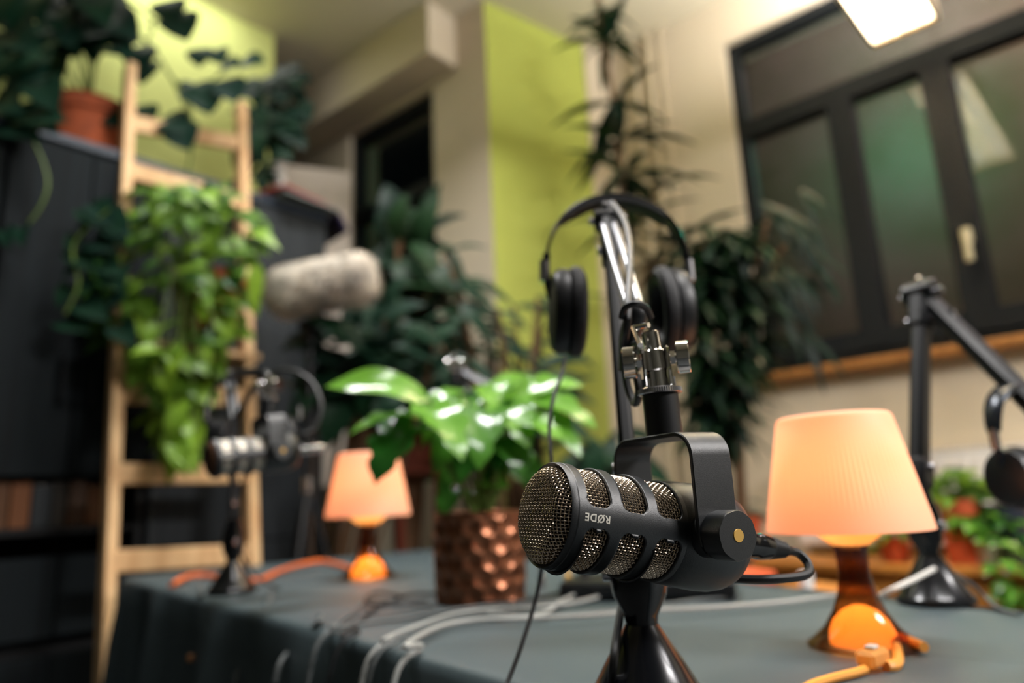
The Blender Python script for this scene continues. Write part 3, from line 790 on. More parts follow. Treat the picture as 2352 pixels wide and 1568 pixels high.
# near arm
nbase = PZ(1490, 1632, .7505); nbase.z = .7505
ntop = PY(1395, 505, .72)
nend = PY(1462, 722, .52)
arm1 = boom_arm('black boom arm in front centre holding the sharp microphone and headphones', nbase, ntop, nend)
swivel(arm1, ytop+V((0, 0, .0005)), V((-.02, 0, 1)), V((.97, -.25, 0)))
# head block joining rods and clamp
sw_top = ytop+V((-.003, 0, .071))
mb = MB(); mb.tube([nend+(ntop-nend).normalized()*.012, nend, PY(1448, 770, .53), PY(1446, 850, .54)], .0085, 14); mb.build('head_block', MT['blk2'], arm1)
mb = MB(); mb.tube([PY(1446, 800, .53), PY(1470, 790, .50), sw_top+V((-.004, .012, -.010)), sw_top+V((0, .004, -.014))], .0035, 12); mb.build('head_bracket', MT['blk2'], arm1)
mb = MB()
for a_, b_ in ((PY(1455, 752, .47), PY(1490, 746, .46)), (PY(1455, 752, .47), PY(1470, 792, .455))): mb.tube([a_, b_], .0019, 8, 0)
mb.build('chrome_hook', MT['chrome'], arm1)
# cables tied along the near arm
def cable(name, pts, r, m, label, cat='cable', group=None, n=8, parent=None):
    mb = MB(); mb.tube(pts, r, n, 8); o = mb.build(name, MT[m]); 
    tag(o, label, cat, group); return o
def mid(a, b, t): return a*(1-t)+b*t
nf = V((.02, -.03, .0))
cable('tied_cable', [ntop+V((.004, -.016, .012)), mid(ntop, nend, .25)+V((.010, -.016, .010)), mid(ntop, nend, .6)+V((.006, -.012, .012)), mid(ntop, nend, .97)+V((-.006, -.010, .008)), PY(1440, 745, .50), PY(1432, 800, .53), PY(1440, 880, .53), PY(1458, 925, .52), PY(1468, 900, .50), PY(1462, 860, .50)], .0030, 'rubber', 'black cable tied along the front boom arm down to the clamp', 'cable')
cable('cable_tie', [PY(1428, 728, .50), PY(1437, 705, .49), PY(1460, 697, .485), PY(1483, 706, .49), PY(1495, 728, .50)], .0026, 'rubber', 'black cable tie loop around the front boom arm rods', 'cable tie')

def tp0(px, py): return PZ(px, py, TZt+.005)
# XLR plug and its cable on the near mic
MPL = MM @ Matrix.Translation((-.0065, 0, 0))
root = thing('cable_plug', MM @ V((.141, 0, 0)), 'black ribbed cable plug in the back of the front microphone', 'plug')
MX = MPL @ Matrix.Rotation(PI/2, 4, 'Y')
mb = MB(); mb.lathe([(0, .1475), (.0088, .1475), (.0092, .149), (.0092, .160), (.0086, .163), (.0092, .166), (.0090, .170), (.0082, .176)], MX, 36); mb.build('shell', MT['gloss'], root)
mb = MB(); pr = [(.0082, .176)]
for k in range(7): z = .1765+k*.0022; r0 = .0080-k*.0004; pr += [(r0, z), (r0, z+.0014), (r0-.0008, z+.0015), (r0-.0008, z+.0021)]
pr += [(.0040, .194), (.0028, .199), (0, .199)]
mb.lathe(pr, MX, 36); mb.build('strain_relief', MT['rubber'], root)
e = MPL @ V((.197, 0, 0)); av = (MM.to_3x3() @ V((1, 0, 0)))
cable('microphone_cable', [e, e+av*.008+V((0, 0, -.001)), e+av*.014+V((0, -.004, -.007)), e+av*.010+V((-.002, -.010, -.014)), e+V((-.018, -.014, -.0165)), e+V((-.045, -.012, -.015)), e+V((-.075, .0, -.010)), e+V((-.10, .03, -.008)), PY(1560, 1300, .55), PY(1500, 1330, .60), PY(1440, 1360, .58), PY(1418, 1450, .54), PY(1408, 1530, .52), tp0(1400, 1620), tp0(1370, 1680)], .0031, 'rubber', 'black cable looping from the front microphone plug down the stand', 'cable')

# ================================================================== HEADPHONES
def headphones(M, label, wdt=.150, hgt=.105, cup_r=.043, splay=.0):
    """local: X lateral, Z up, origin at band underside top centre"""
    root = thing('headphones', M.translation, label, 'headphones', None)
    hx = wdt/2
    def arc(t): a = PI*(t); return V((-hx*math.cos(a)*1.0, 0, -hgt*.72+hgt*.72*math.sin(a)**.85))
    ts = [.03+.94*k/40 for k in range(41)]
    mb = MB(); sec = []
    for i, t in enumerate(ts):
        c = arc(t); e = .001; tg = (arc(min(t+.01, 1))-arc(max(t-.01, 0))).normalized(); no = V((-tg.z, 0, tg.x))
        wd = .0145*(.45+.55*math.sin(PI*t)**.5)
        for (dy, dn) in ((-wd, 0), (-wd*.8, .0018), (wd*.8, .0018), (wd, 0), (wd*.8, -.0015), (-wd*.8, -.0015)): sec.append(c+V((0, dy, 0))+no*dn)
    n = len(ts); f = [(i*6+k, i*6+(k+1) % 6, (i+1)*6+(k+1) % 6, (i+1)*6+k) for i in range(n-1) for k in range(6)]+[tuple(range(6))[::-1], tuple(range((n-1)*6, n*6))]
    mb.add(sec, f, M); mb.build('headband', MT['satinb'], root)
    mb = MB(); sec = []
    for i, t in enumerate([.22+.56*k/24 for k in range(25)]):
        c = arc(t); tg = (arc(t+.01)-arc(t-.01)).normalized(); no = V((-tg.z, 0, tg.x)); wd = .013; q = .0065*math.sin(PI*(t-.22)/.56)**.4+.001
        for (dy, dn) in ((-wd, -.0015), (wd, -.0015), (wd, -q), (wd*.5, -q-.0016), (-wd*.5, -q-.0016), (-wd, -q)): sec.append(c+V((0, dy, 0))+no*dn)
    f = [(i*6+k, i*6+(k+1) % 6, (i+1)*6+(k+1) % 6, (i+1)*6+k) for i in range(24) for k in range(6)]+[tuple(range(6))[::-1], tuple(range(24*6, 25*6))]
    mb.add(sec, f, M); mb.build('band_pad', MT['pad'], root)
    for s in (-1, 1):
        zc_ = -hgt*.72-.045
        mb = MB(); mb.tube([M @ V((s*hx*.99, 0, -hgt*.72+.02)), M @ V((s*hx*1.0, 0, -hgt*.72-.005)), M @ V((s*(hx-.004), 0, -hgt*.72-.028)), M @ V((s*(hx-.010), 0, zc_+.01))], .0042, 10); mb.build('slider', MT['satinb'], root)
        mb = MB(); mb.tube([M @ V((s*hx*1.02, 0, -hgt*.72+.012)), M @ V((s*hx*1.03, 0, -hgt*.72-.012))], .0058, 10, 0); mb.build('slider_cap', MT['dkchrome'], root)
        Mc_ = M @ Matrix.Translation((s*(hx-.008), 0, zc_)) @ Matrix.Rotation(-s*.04+splay, 4, 'Y') @ Matrix.Rotation(-s*PI/2, 4, 'Y') @ Matrix.Diagonal((1.0, .82, 1, 1))
        mb = MB(); R = cup_r; mb.lathe([(0, -.006), (R*.6, -.006), (R*.88, -.003), (R*.97, .003), (R*.97, .012), (R*.9, .0135)], Mc_, 48); mb.build('ear_cup', MT['blk2'], root)
        mb = MB(); mb.lathe([(R*.86, .0135), (R*.99, .015), (R*1.04, .020), (R*1.02, .0265), (R*.90, .0305), (R*.70, .029), (R*.60, .024), (R*.58, .0165), (0, .0165)], Mc_, 48); mb.build('ear_pad', MT['pad'], root)
    return root
MT['satinb'] = mat('satin_black_band', (40, 45, 52), .24, .5)
hc = PY(1408, 456, .745)
Mh = frameM(hc, V((math.cos(.07), math.sin(.07), -.02)), V((-.02, 0, 1)))
headphones(Mh, 'black headphones hanging over the elbow of the front boom arm', wdt=.156, hgt=.118, cup_r=.048)
cable('headphone_cable', [PY(1298, 818, .70), PY(1290, 860, .69), PY(1272, 910, .66), PY(1262, 980, .64), PY(1266, 1060, .62), PY(1262, 1150, .61), PY(1250, 1260, .62), PY(1232, 1370, .62), PY(1195, 1490, .60), PY(1165, 1568, .585), PY(1152, 1600, .575), PY(1140, 1680, .565), PY(1130, 1900, .56)], .0019, 'rubber', 'thin black headphone cable hanging from left ear cup down past the plant', 'cable')

# right arm
rb = PZ(2152, 1385, .7505); rb.z = .7505
rtop = PY(2116, 675, 1.0)
arm2 = boom_arm('black boom arm on the right beside the large lit lamp', rb, rtop, PY(2430, 985, .86), rods=False, r=.022)
hr = PY(2328, 884, .90)
Mh = frameM(hr, V((.90, .42, .0)), V((.0, 0, 1)))
headphones(Mh, 'black headphones hanging from the right boom arm at the picture edge', wdt=.115, hgt=.095, cup_r=.036)
# left arm + mic + headphones
lb = PZ(532, 1362, .7505); lb.z = .7505
ltop = PY(527, 872, 1.40)
lsw = PY(600, 985, 1.20)
arm3 = boom_arm('black boom arm at the left table corner with small microphone', lb, ltop, PY(540, 962, 1.24), r=.011)
aL = V((.76, .62, .10)).normalized()
FLm = PY(492, 1053, 1.14)
ML = frameM(FLm, aL)
microphone(ML, 'small looking black microphone with silver mesh hanging at the left stand', detail=False)
yl = ML @ V((.0905, 0, .061)); swivel(arm3, yl, V((0, 0, 1)), V((.9, -.4, 0)))
mb = MB(); mb.tube([yl+V((0, .004, .062)), yl+V((-.02, .02, .075)), PY(540, 962, 1.24)], .005, 10); mb.build('head_block', MT['blk2'], arm3)
Mh = frameM(PY(585, 848, 1.36), V((.96, .25, 0)))
headphones(Mh, 'black headphones hanging on the left boom arm above the table corner', wdt=.165, hgt=.12, cup_r=.040)
eL = ML @ V((.145, 0, 0))
root = thing('cable_plug', eL, 'silver tipped plug in the back of the left microphone', 'plug')
mb = MB(); mb.lathe([(0, .141), (.009, .141), (.009, .172), (.006, .185), (0, .187)], ML @ Matrix.Rotation(PI/2, 4, 'Y'), 20); mb.build('shell', MT['dkchrome'], root)
cable('microphone_cable', [ML @ V((.185, 0, 0)), PY(690, 1005, 1.22), PY(722, 985, 1.23), PY(738, 935, 1.25), PY(722, 885, 1.28), PY(690, 858, 1.3), PY(650, 850, 1.33), PY(600, 862, 1.35), ltop+V((.01, -.01, .01))], .0040, 'rubber', 'black microphone cable looping in an arc beside the left headphones', 'cable')
# rear arm behind the potted plant
bb = PZ(1120, 1322, .7505); bb.z = .7505
arm4 = boom_arm('dark boom arm mostly hidden behind the copper pot plant', bb, PY(1062, 852, 1.50), PY(1230, 945, 1.32), rods=True, r=.011)
swivel(arm4, PY(1045, 880, 1.45), V((0, 0, 1)), V((1, 0, 0)), s=.8)

# ================================================================== LAMPS
def table_lamp(base, label, rz=0., power=3., s_=1.):
    base = V(base); root = thing('table_lamp', base, label, 'lamp', None); M = Matrix.Translation(base) @ Matrix.Rotation(rz, 4, 'Z') @ Matrix.Diagonal((s_, s_, s_*1.035, 1))
    out = [(.064, .0), (.064, .002), (.055, .008), (.042, .020), (.030, .038), (.0220, .058), (.0185, .078), (.0180, .094), (.0195, .107), (.0215, .112)]
    mb = MB(); mb.lathe(out, M, 64); o = mb.build('base', MT['amber'], root)
    mb = MB(); mb.lathe([(.0215, .112), (.031, .119), (.041, .127), (.047, .136)], M, 64); mb.build('cup', MT['amber_bright'], root)
    mb = MB(); mb.lathe([(.038, .001), (.037, .014), (.031, .027), (.020, .038), (.009, .043), (0, .044)], M, 40) if True else mb.lathe([(.033, .001), (.032, .012), (.027, .024), (.018, .034), (.008, .039), (0, .040)], M, 40); mb.build('glow_dome', MT['amber_bright'], root)  # dome added to show the half-disc of glow in the base
    mb = MB(); mb.lathe([(0, .107), (.012, .107), (.014, .132), (.014, .154), (0, .154)], M, 24); mb.build('socket', MT['white'], root)
    mb = MB(); mb.lathe([(.012, .154), (.014, .162), (.0225, .180), (.0235, .190), (.018, .205), (0, .211)], M, 24); mb.build('bulb', MT['bulb'], root)
    # shade : pleated cone
    mb = MB(); n = 180; v = []; f = []
    prof = [(.0955, .148), (.0945, .1455), (.0955, .150), (.0925, .165), (.0735, .262), (.0690, .285), (.067, .2865), (.060, .2868)]
    prof = [(.0965, .1470), (.0960, .150), (.0930, .164), (.0800, .224), (.0685, .279), (.0670, .2825), (.0640, .2842), (.0560, .2846)]
    for (r, z) in prof:
        for k in range(n):
            rr = r+(.0006 if k % 2 else -.0006)*(1 if .15 < z < .28 else 0); v.append((rr*math.cos(2*PI*k/n), rr*math.sin(2*PI*k/n), z-.018))
    for i in range(len(prof)-1):
        for k in range(n): f.append((i*n+k, i*n+(k+1) % n, (i+1)*n+(k+1) % n, (i+1)*n+k))
    mb.add(v, f, M); mb.build('lamp_shade', MT['shade'], root)
    point('bulb_light', M @ V((0, 0, .195)), power, (1.0, .66, .38), .022, root)
    point('base_glow', M @ V((0.0, 0.0, .018)), power*.42, (1.0, .68, .42), .006, root)  # second light added inside the base for bulb light leaking down
    return root
MT['bulb'] = mat('bulb_glass', (255, 230, 190), .4, emit=(255, 205, 140), es=8.)
l1 = PZ(1985, 1480, TZt+.0015); l1.z = TZt+.0015
table_lamp(l1, 'large lit pleated table lamp at front right with amber base', power=.4, s_=.785)
l2 = PZ(846, 1325, TZt+.0015); l2.z = TZt+.0015
table_lamp(l2, 'small looking lit table lamp behind the potted plant leaf at left', power=.8, s_=.95)
TT = TZt+.004
def tp(px, py, dz=0): p = PZ(px, py, TT); p.z += dz; return p
cable('lamp_cord', [l1+V((.030, -.050, .006)), tp(2062, 1475, .004), tp(2062, 1520, 0), tp(2035, 1530, 0)], .0045, 'cordy', 'amber cord leaving the large lamp base at the right', 'cord')
p = tp(2020, 1524)
root = thing('cord_switch', p, 'amber and dark inline switch on the large lamp cord', 'switch')
M = frameM(p+V((0, 0, .003)), tp(1990, 1535)-tp(2045, 1515))
mb = MB(); mb.box(M, -.006, .024, -.008, .008, -.003, .010, .003); mb.build('body', MT['amber_bright'], root)
mb = MB(); mb.box(M, .004, .014, -.004, .004, .010, .013, .001); mb.build('rocker', MT['potw'], root)
cable('lamp_cord', [tp(1988, 1536), tp(1960, 1545), tp(1900, 1560), tp(1850, 1580), tp(1780, 1640)], .0035, 'cordy', 'amber cord running from the switch to the bottom picture edge', 'cord')
cable('lamp_cord', [tp(808, 1312, .004), tp(780, 1303, .006), tp(735, 1300, .012), tp(690, 1308, .012), tp(640, 1318, .006), tp(600, 1330, 0), tp(540, 1333, 0), tp(490, 1325, .002), tp(440, 1328, .006), tp(400, 1345, .004), PY(376, 1380, 1.66), PY(372, 1440, 1.655), PY(378, 1568, 1.65)], .0058, 'cordo', 'orange cord of the far lamp crossing to the left table edge', 'cord')

# ================================================================== PLANTS
def leaf(mb, base, tip, width, up=None, kind='oval', droop=.15, a=.5, cup=.15, wav=0., nl=9):
    base = V(base); tip = V(tip); d = tip-base; L = d.length
    if L < 1e-5: return
    d.normalize(); up = V(up) if up is not None else V((-.1, -.45, .9))
    n = (up-d*up.dot(d))
    n = n.normalized() if n.length > 1e-3 else d.orthogonal().normalized()
    s = d.cross(n)
    cols_ = 4
    def wf(t):
        if kind == 'heart': return math.sin(PI*min(1, t*1.0+.12)**.62)**.8 if t < .999 else 0
        if kind == 'lance': return math.sin(PI*t**.75)**.9*(1-.25*t)
        if kind == 'split':
            w_ = math.sin(PI*(t*.93+.07)**.62)**.7
            return w_*(1-.34*abs(math.sin(t*PI*3.6))**3)
        return math.sin(PI*t**.8)**.75
    v = []
    for i in range(nl+1):
        t = i/nl; w_ = width/2*max(wf(t), 0.015)
        c = base+d*L*t+n*(L*droop*(math.sin(PI*t)-.6*t*t*0))
        for j in range(cols_+1):
            u = (j/cols_-.5)*2; back = (-.10*L*abs(u)*(1-t)**2*2 if kind in ('heart', 'split') else 0)
            v.append(c+s*u*w_+n*(abs(u)*w_*cup + wav*w_*math.sin(t*9+u*2))+d*back)
    f = [(i*(cols_+1)+j, (i+1)*(cols_+1)+j, (i+1)*(cols_+1)+j+1, i*(cols_+1)+j+1) for i in range(nl) for j in range(cols_)]
    mb.add(v, f, None, a)
def pot(M, r0, r1, h, m, rim=.02, soil=True, root=None, soil_name='soil'):
    mb = MB(); mb.lathe([(0, 0), (r0, 0), (r0+(r1-r0)*(1-rim/h)-.0, h-rim*1.6), (r1+.004, h-rim*1.55), (r1+.006, h), (r1-.004, h), (r1-.008, h-.01), (r0*.9, .02)], M, 40); p_ = mb.build('pot', m, root)
    mb = MB(); mb.lathe([(0, h-.012), (r1-.006, h-.014)], M, 32); mb.build(soil_name, MT['soil'], root)
    return p_
LM = dict(
    bright=leafmat('bright_green_leaf', (30, 96, 34), (124, 186, 62), .2, .3, .7),
    mid=leafmat('mid_green_leaf', (40, 92, 34), (150, 190, 56), .45, .4),
    dark=leafmat('dark_green_leaf', (14, 44, 34), (24, 60, 34), .5, .2, .25),
    deep=leafmat('deep_green_leaf', (12, 36, 28), (32, 62, 30), .5, .2, .25),
    lime=leafmat('lime_leaf', (110, 150, 50), (196, 214, 84), .45, .45))
# --- copper pot plant on the table
pp = PZ(1105, 1376, TZt+.0015); pp.z = TZt+.0015
root = thing('potted_plant', pp, 'bright green leafy plant in a hammered copper pot on the table', 'plant')
ppd = pp.y
mb = MB(); H = .132; nth = 150; nz = 80
def hammered(i, j):
    z = H*j/nz; t = 2*PI*i/nth; R0 = .070+.002*math.sin(PI*j/nz)
    row = z/.0245; r_i = math.floor(row); best = 9
    for rr in (r_i-1, r_i, r_i+1):
        off_ = .5 if rr % 2 else 0; nc = 15
        cidx = round(t/(2*PI)*nc-off_)
        dt = (t/(2*PI)*nc-off_-cidx)*(2*PI*R0/nc); dz = z-(rr+.5)*.0245
        best = min(best, math.hypot(dt, dz))
    rr = .0150; dep = max(0, 1-(best/rr)**2)*.0052 if j < nz-2 else 0
    R = R0-dep
    return V((pp.x+R*math.cos(t), pp.y+R*math.sin(t), pp.z+z))
mb.grid(hammered, nth, nz); mb.lathe([(.070, H), (.067, H+.001), (.065, H-.004), (.060, .01), (0, .004)], Matrix.Translation(pp), 48)
o = mb.build('pot', MT['copper'], root, True, ang=0)
mb = MB(); mb.lathe([(0, H-.012), (.0605, H-.014)], Matrix.Translation(pp), 32); mb.build('soil', MT['soil'], root)
lm = MB(); st = MB()
LS = [ # base px, tip px, width px, depth at base, depth at tip, kind, tone, up
    (985, 918, 748, 888, 92, .97, .95, 'oval', .85, (-.1, -.75, .65)),
    (965, 965, 800, 1000, 105, .95, .90, 'split', .45, (-.1, -.3, 1)),
    (955, 975, 862, 1112, 150, .95, .90, 'split', .05, (-.4, -.9, .4)),
    (985, 940, 1062, 1058, 120, .93, .86, 'split', .75, (.3, -.7, .8)),
    (1000, 935, 1090, 900, 80, .98, 1.04, 'split', .6, (0, -.5, 1)),
    (1075, 985, 985, 1110, 105, .95, .88, 'heart', .25, (-.2, -.9, .4)),
    (1110, 960, 1020, 990, 90, 1.0, .92, 'heart', .5, (0, -.6, 1)),
    (1120, 945, 1100, 1080, 110, .96, .88, 'split', .35, (0, -.9, .5)),
    (1150, 930, 1075, 895, 85, 1.02, 1.1, 'heart', .85, (0, -.5, 1)),
    (1160, 935, 1215, 1030, 110, .98, .9, 'split', .7, (0, -.8, .8)),
    (1180, 925, 1340, 885, 120, 1.0, .98, 'split', .95, (0, -.7, .9)),
    (1210, 925, 1372, 985, 105, .98, .92, 'split', .75, (0, -.6, 1)),
    (1225, 950, 1335, 1050, 90, .98, .9, 'split', .6, (.2, -.8, .7)),
    (1190, 980, 1290, 1010, 90, .96, .88, 'split', .9, (0, -.7, 1)),
    (1160, 1000, 1210, 1110, 95, .96, .9, 'heart', .2, (0, -.9, .5)),
    (1090, 1010, 1050, 1130, 95, .97, .92, 'heart', .12, (0, -.9, .4)),
    (1150, 900, 1240, 870, 70, 1.05, 1.15, 'heart', .7, (0, -.5, 1)),
    (1130, 1040, 1140, 1150, 80, 1.0, .97, 'heart', .08, (0, -.9, .4)),
    (1060, 1060, 1000, 1150, 70, 1.0, .97, 'heart', .3, (0, -.9, .4)),
    (1190, 1060, 1250, 1160, 80, 1.0, .95, 'heart', .2, (0, -.9, .4)),
    (1040, 950, 960, 1040, 70, .97, .93, 'heart', .8, (0, -.7, .8)),
]
for bx, by, tx, ty, wpx, d0, d1, kd, tn, u in LS:
    A = PY(bx, by, ppd*d0/.97); B = PY(tx, ty, ppd*d1/.97)
    leaf(lm, A, B, wpx/FPX*ppd*1.0, u, kd, .13, tn, .18, .10, 14)
    s0_ = V((pp.x+random.uniform(-.02, .02), pp.y+random.uniform(-.02, .02), pp.z+H-.012))
    st.tube([s0_, mid(s0_, A, .5)+V((0, 0, .012)), A], .0026, 6, 6)
random.seed(11)
for k in range(26):   # small inner leaves
    bx = random.uniform(1030, 1240); by = random.uniform(930, 1130); A = PY(bx, by, ppd*random.uniform(.97, 1.06)); an = random.uniform(0, 2*PI)
    leaf(lm, A, A+V((math.cos(an)*.045, -.02, math.sin(an)*.04-.01)), .04, (0, -.8, .6), 'heart', .1, random.uniform(0, .6), .15, .1)
lm.build('foliage', LM['bright'], root, True, ang=0); st.build('stem', MT['stem'], root)

def poly_env(rows, y):
    for (y0, a0, b0), (y1, a1, b1) in zip(rows, rows[1:]):
        if y0 <= y <= y1: t = (y-y0)/(y1-y0); return a0+(a1-a0)*t, b0+(b1-b0)*t
    return None
# --- ladder
Lb, Lt_ = PY(250, 1300, 2.02), PY(300, 150, 2.33)
Rb, Rt_ = PY(580, 1280, 2.30), PY(553, 240, 2.58)
root = thing('wooden_ladder', (mid(Lb, Rb, .5).x, mid(Lb, Rb, .5).y, 0), 'leaning pine ladder with plants in front of the dark cabinets', 'ladder')
ladx = (Rb-Lb).normalized()
def ext(a, b, z): t = (z-b.z)/(a.z-b.z); return b+(a-b)*t
for a, b in ((Lb, Lt_), (Rb, Rt_)):
    f0 = ext(a, b, 0.); M = frameM(f0, b-f0, ladx); mb = MB(); mb.box(M, 0, (b-f0).length, -.035, .025, -.017, .017, .004); mb.build('rail', MT['wood'], root)
for (pl, pr_) in (((300, 283), (553, 330)), ((300, 392), (440, 445)), ((285, 905), (560, 912)), ((270, 1090), (570, 1085)), ((262, 1290), (575, 1270))):
    def on(a, b, py):
        best = None
        for k in range(400):
            q = a+(b-a)*(k/300-.1); c = CR.to_3x3().inverted() @ (q-V((0, 0, CZ))); yy = 784+FPX*c.y/c.z
            if best is None or abs(yy-py) < best[0]: best = (abs(yy-py), q)
        return best[1]
    q0 = on(Lb, Lt_, pl[1]); q1 = on(Rb, Rt_, pr_[1]); 
    if pl == (300, 392): q1 = on(Rb, Rt_, 465)
    mb = MB(); M = frameM(q0, q1-q0); mb.box(M, .0, (q1-q0).length, -.012, .012, -.030, .030, .003); mb.build('rung', MT['wood'], root)
# --- hanging philodendron on the ladder
random.seed(5)
hp = PY(475, 720, 2.22)
root = thing('hanging_plant', hp, 'yellow green trailing plant spilling from the middle of the wooden ladder', 'plant')
Mp = Matrix.Translation(PY(475, 765, 2.26)); pot(Mp, .085, .115, .19, MT['terra'], .02, root=root)
mb = MB(); Ms = frameM(PY(300, 775, 2.13)+V((0, 0, 0)), ladx); mb.box(Ms, -.0, .41, -.02, .2, -.02, 0, .002)
sh = mb.build('ladder_shelf', MT['wood']); tag(sh, 'pine plank shelf across the ladder under the trailing plant', 'shelf')
rows = [(430, 340, 545), (470, 310, 590), (520, 270, 600), (600, 235, 585), (680, 205, 570), (760, 230, 555), (820, 240, 500), (870, 300, 480), (930, 340, 480), (1000, 375, 470), (1045, 395, 430)]
lm = MB(); st = MB(); c0_ = PY(470, 520, 2.24)
for k in range(330):
    y = 430+ (1045-430)*random.random()**1.15; e_ = poly_env(rows, y)
    x = random.uniform(*e_); dep = 2.24 - .22*math.sin(PI*min(1, max(0, (x-e_[0])/(e_[1]-e_[0]))))*random.random()-.02
    A = PY(x, y, dep); t_ = (y-430)/615
    side = (x-(e_[0]+e_[1])/2)/100
    dr_ = V((side*.5+random.uniform(-.6, .6), random.uniform(-.5, .1), random.uniform(-1.1, .15)-.3*t_)).normalized()
    Ln = random.uniform(.06, .105)
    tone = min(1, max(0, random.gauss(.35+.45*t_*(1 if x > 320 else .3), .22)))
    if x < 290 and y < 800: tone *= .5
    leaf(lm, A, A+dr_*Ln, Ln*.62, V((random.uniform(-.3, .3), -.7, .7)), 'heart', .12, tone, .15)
    if k % 9 == 0: st.tube([c0_+V((random.uniform(-.08, .08), 0, 0)), mid(c0_, A, .5)+V((0, -.05, .03)), A], .003, 5, 5)
leaf(lm, PY(590, 600, 2.18), PY(590, 730, 2.16), .06, (0, -1, .2), 'lance', .06, 1.0)
leaf(lm, PY(560, 530, 2.2), PY(645, 575, 2.15), .055, (0, -.7, .7), 'lance', .12, .85)
for (x0_, y0_, x1_, y1_) in ((350, 930, 400, 1040), (400, 900, 425, 1030), (440, 850, 450, 990)):
    st.tube([PY(x0_, y0_-100, 2.15), PY(x0_, y0_, 2.1), PY(x1_, y1_, 2.1)], .003, 5, 6)
lm.build('foliage', LM['mid'], root, True, ang=0); st.build('stem', MT['stem'], root)

# --- big terracotta pot on the cabinets with dark climbing plant
random.seed(8)
tpp = PY(200, 312, 2.42); tpp.z = zc+.001
root = thing('potted_plant', tpp, 'dark leafy plant in big terracotta pot on top of the cabinets', 'plant')
pot(Matrix.Translation(tpp), .105, .145, .27, MT['terra'], .035, root=root)
mb = MB(); mb.lathe([(0, 0), (.125, 0), (.135, .025), (.13, .025), (.12, .006), (0, .006)], Matrix.Translation(tpp-V((0, 0, .0)))); mb.build('saucer', MT['terra'], root)
lm = MB(); st = MB(); s0_ = tpp+V((0, 0, .26))
def px_leaf(x, y, ang_, Lpx, wr_, dep, tone, kd='heart', u=(0, -.9, .4)):
    A = PY(x, y, dep); B = PY(x+Lpx*math.cos(ang_), y+Lpx*math.sin(ang_), dep-.03); leaf(lm, A, B, (B-A).length*wr_, u, kd, .1, tone, .15)
for k in range(95):
    x = random.uniform(-60, 260); y = random.uniform(-60, 120) if x > 110 else random.uniform(-60, 300)
    if 120 < x < 300 and 110 < y: continue
    px_leaf(x, y, random.uniform(.2, PI-.2), random.uniform(55, 95), .8, random.uniform(2.15, 2.40) if x > 100 else random.uniform(1.98, 2.2), random.random()*.6)
    if k % 8 == 0: A = PY(x, y, 2.3); st.tube([s0_, mid(s0_, A, .5)+V((0, 0, .06)), A], .004, 5, 5)
for (x, y, a_, L_) in ((385, 0, 1.3, 60), (405, 30, 1.2, 70), (265, 120, -.4, 60), (330, 105, 1.7, 65), (350, 140, 2.0, 60), (465, 110, 1.7, 45), (490, 115, 1.0, 40), (440, 195, .9, 70), (470, 190, 1.4, 75), (505, 160, -.2, 55), (550, 150, -.1, 60), (520, 180, 1.2, 60), (375, 270, .6, 65), (410, 285, 1.2, 65), (330, 240, 1.5, 60), (250, 240, 1.2, 60), (60, 130, 1.2, 90), (130, 60, 1.0, 90), (210, 10, 1.1, 80), (445, 190, 2.6, 35)):
    px_leaf(x, y, a_, L_, .95, 2.38, random.random()*.4, 'oval')
for pts in (((230, 40), (330, 90), (400, 190), (440, 300), (430, 400)), ((290, 0), (350, 45), (335, 100), (300, 140)), ((340, 60), (390, 20), (400, 30)), ((440, 230), (520, 160), (580, 148)), ((380, 160), (430, 230), (445, 330)), ((205, 60), (200, 120))):
    st.tube([PY(x, y, 2.42) for x, y in pts], .0045, 6, 8)
lm.build('foliage', LM['dark'], root, True, ang=0); st.build('stem', MT['stem'], root)
# --- dark plant in white vase on right cabinet
random.seed(9)
vp = PY(640, 438, 2.78); vp.z = zc+.001
root = thing('potted_plant', vp, 'dark drooping plant in slim white vase on the right cabinet', 'plant')
mb = MB(); mb.lathe([(0, 0), (.035, 0), (.042, .03), (.040, .1), (.026, .16), (.024, .19), (.03, .20), (.026, .2), (.02, .15)], Matrix.Translation(vp), 32); mb.build('vase', MT['potw'], root)
lm = MB(); st = MB()
for k in range(75):
    x = random.gauss(622, 32); y = random.uniform(165, 420) if x < 615 else random.uniform(170, 330)
    px_leaf(x, y, random.uniform(.3, PI-.3) if random.random() > .3 else random.uniform(-.5, .5), random.uniform(40, 75), .5, random.uniform(2.66, 2.8), random.random()*.7, 'oval')
    if k % 9 == 0: A = PY(x, y, 2.75); st.tube([vp+V((0, 0, .19)), mid(vp+V((0, 0, .25)), A, .5)+V((0, 0, .03)), A], .003, 5, 5)
lm.build('foliage', LM['dark'], root, True, ang=0); st.build('stem', MT['stem'], root)
# --- trailing dark vine down the left cabinet
root = thing('trailing_vine', PY(90, 300, 2.0), 'dark vine hanging down the front of the left cabinet', 'plant')
lm = MB(); st = MB()
for pts in (((0, 290), (60, 300), (110, 420), (60, 520), (0, 540)), ((250, 480), (170, 560), (180, 650), (150, 720))):
    P = [PY(x, y, 2.02) for x, y in pts]; st.tube(P, .004, 5, 8)
for k in range(20):
    x = random.uniform(140, 290); y = random.uniform(470, 760); px_leaf(x, y, random.uniform(.3, 2.8), random.uniform(50, 80), .7, 2.05, random.random()*.5)
for (x, y) in ((20, 300), (60, 310), (100, 290), (10, 530), (50, 525)): px_leaf(x, y, random.uniform(.3, 2.8), 50, .6, 2.0, .2)
lm.build('foliage', LM['dark'], root, True, ang=0); st.build('stem', MT['stem'], root)

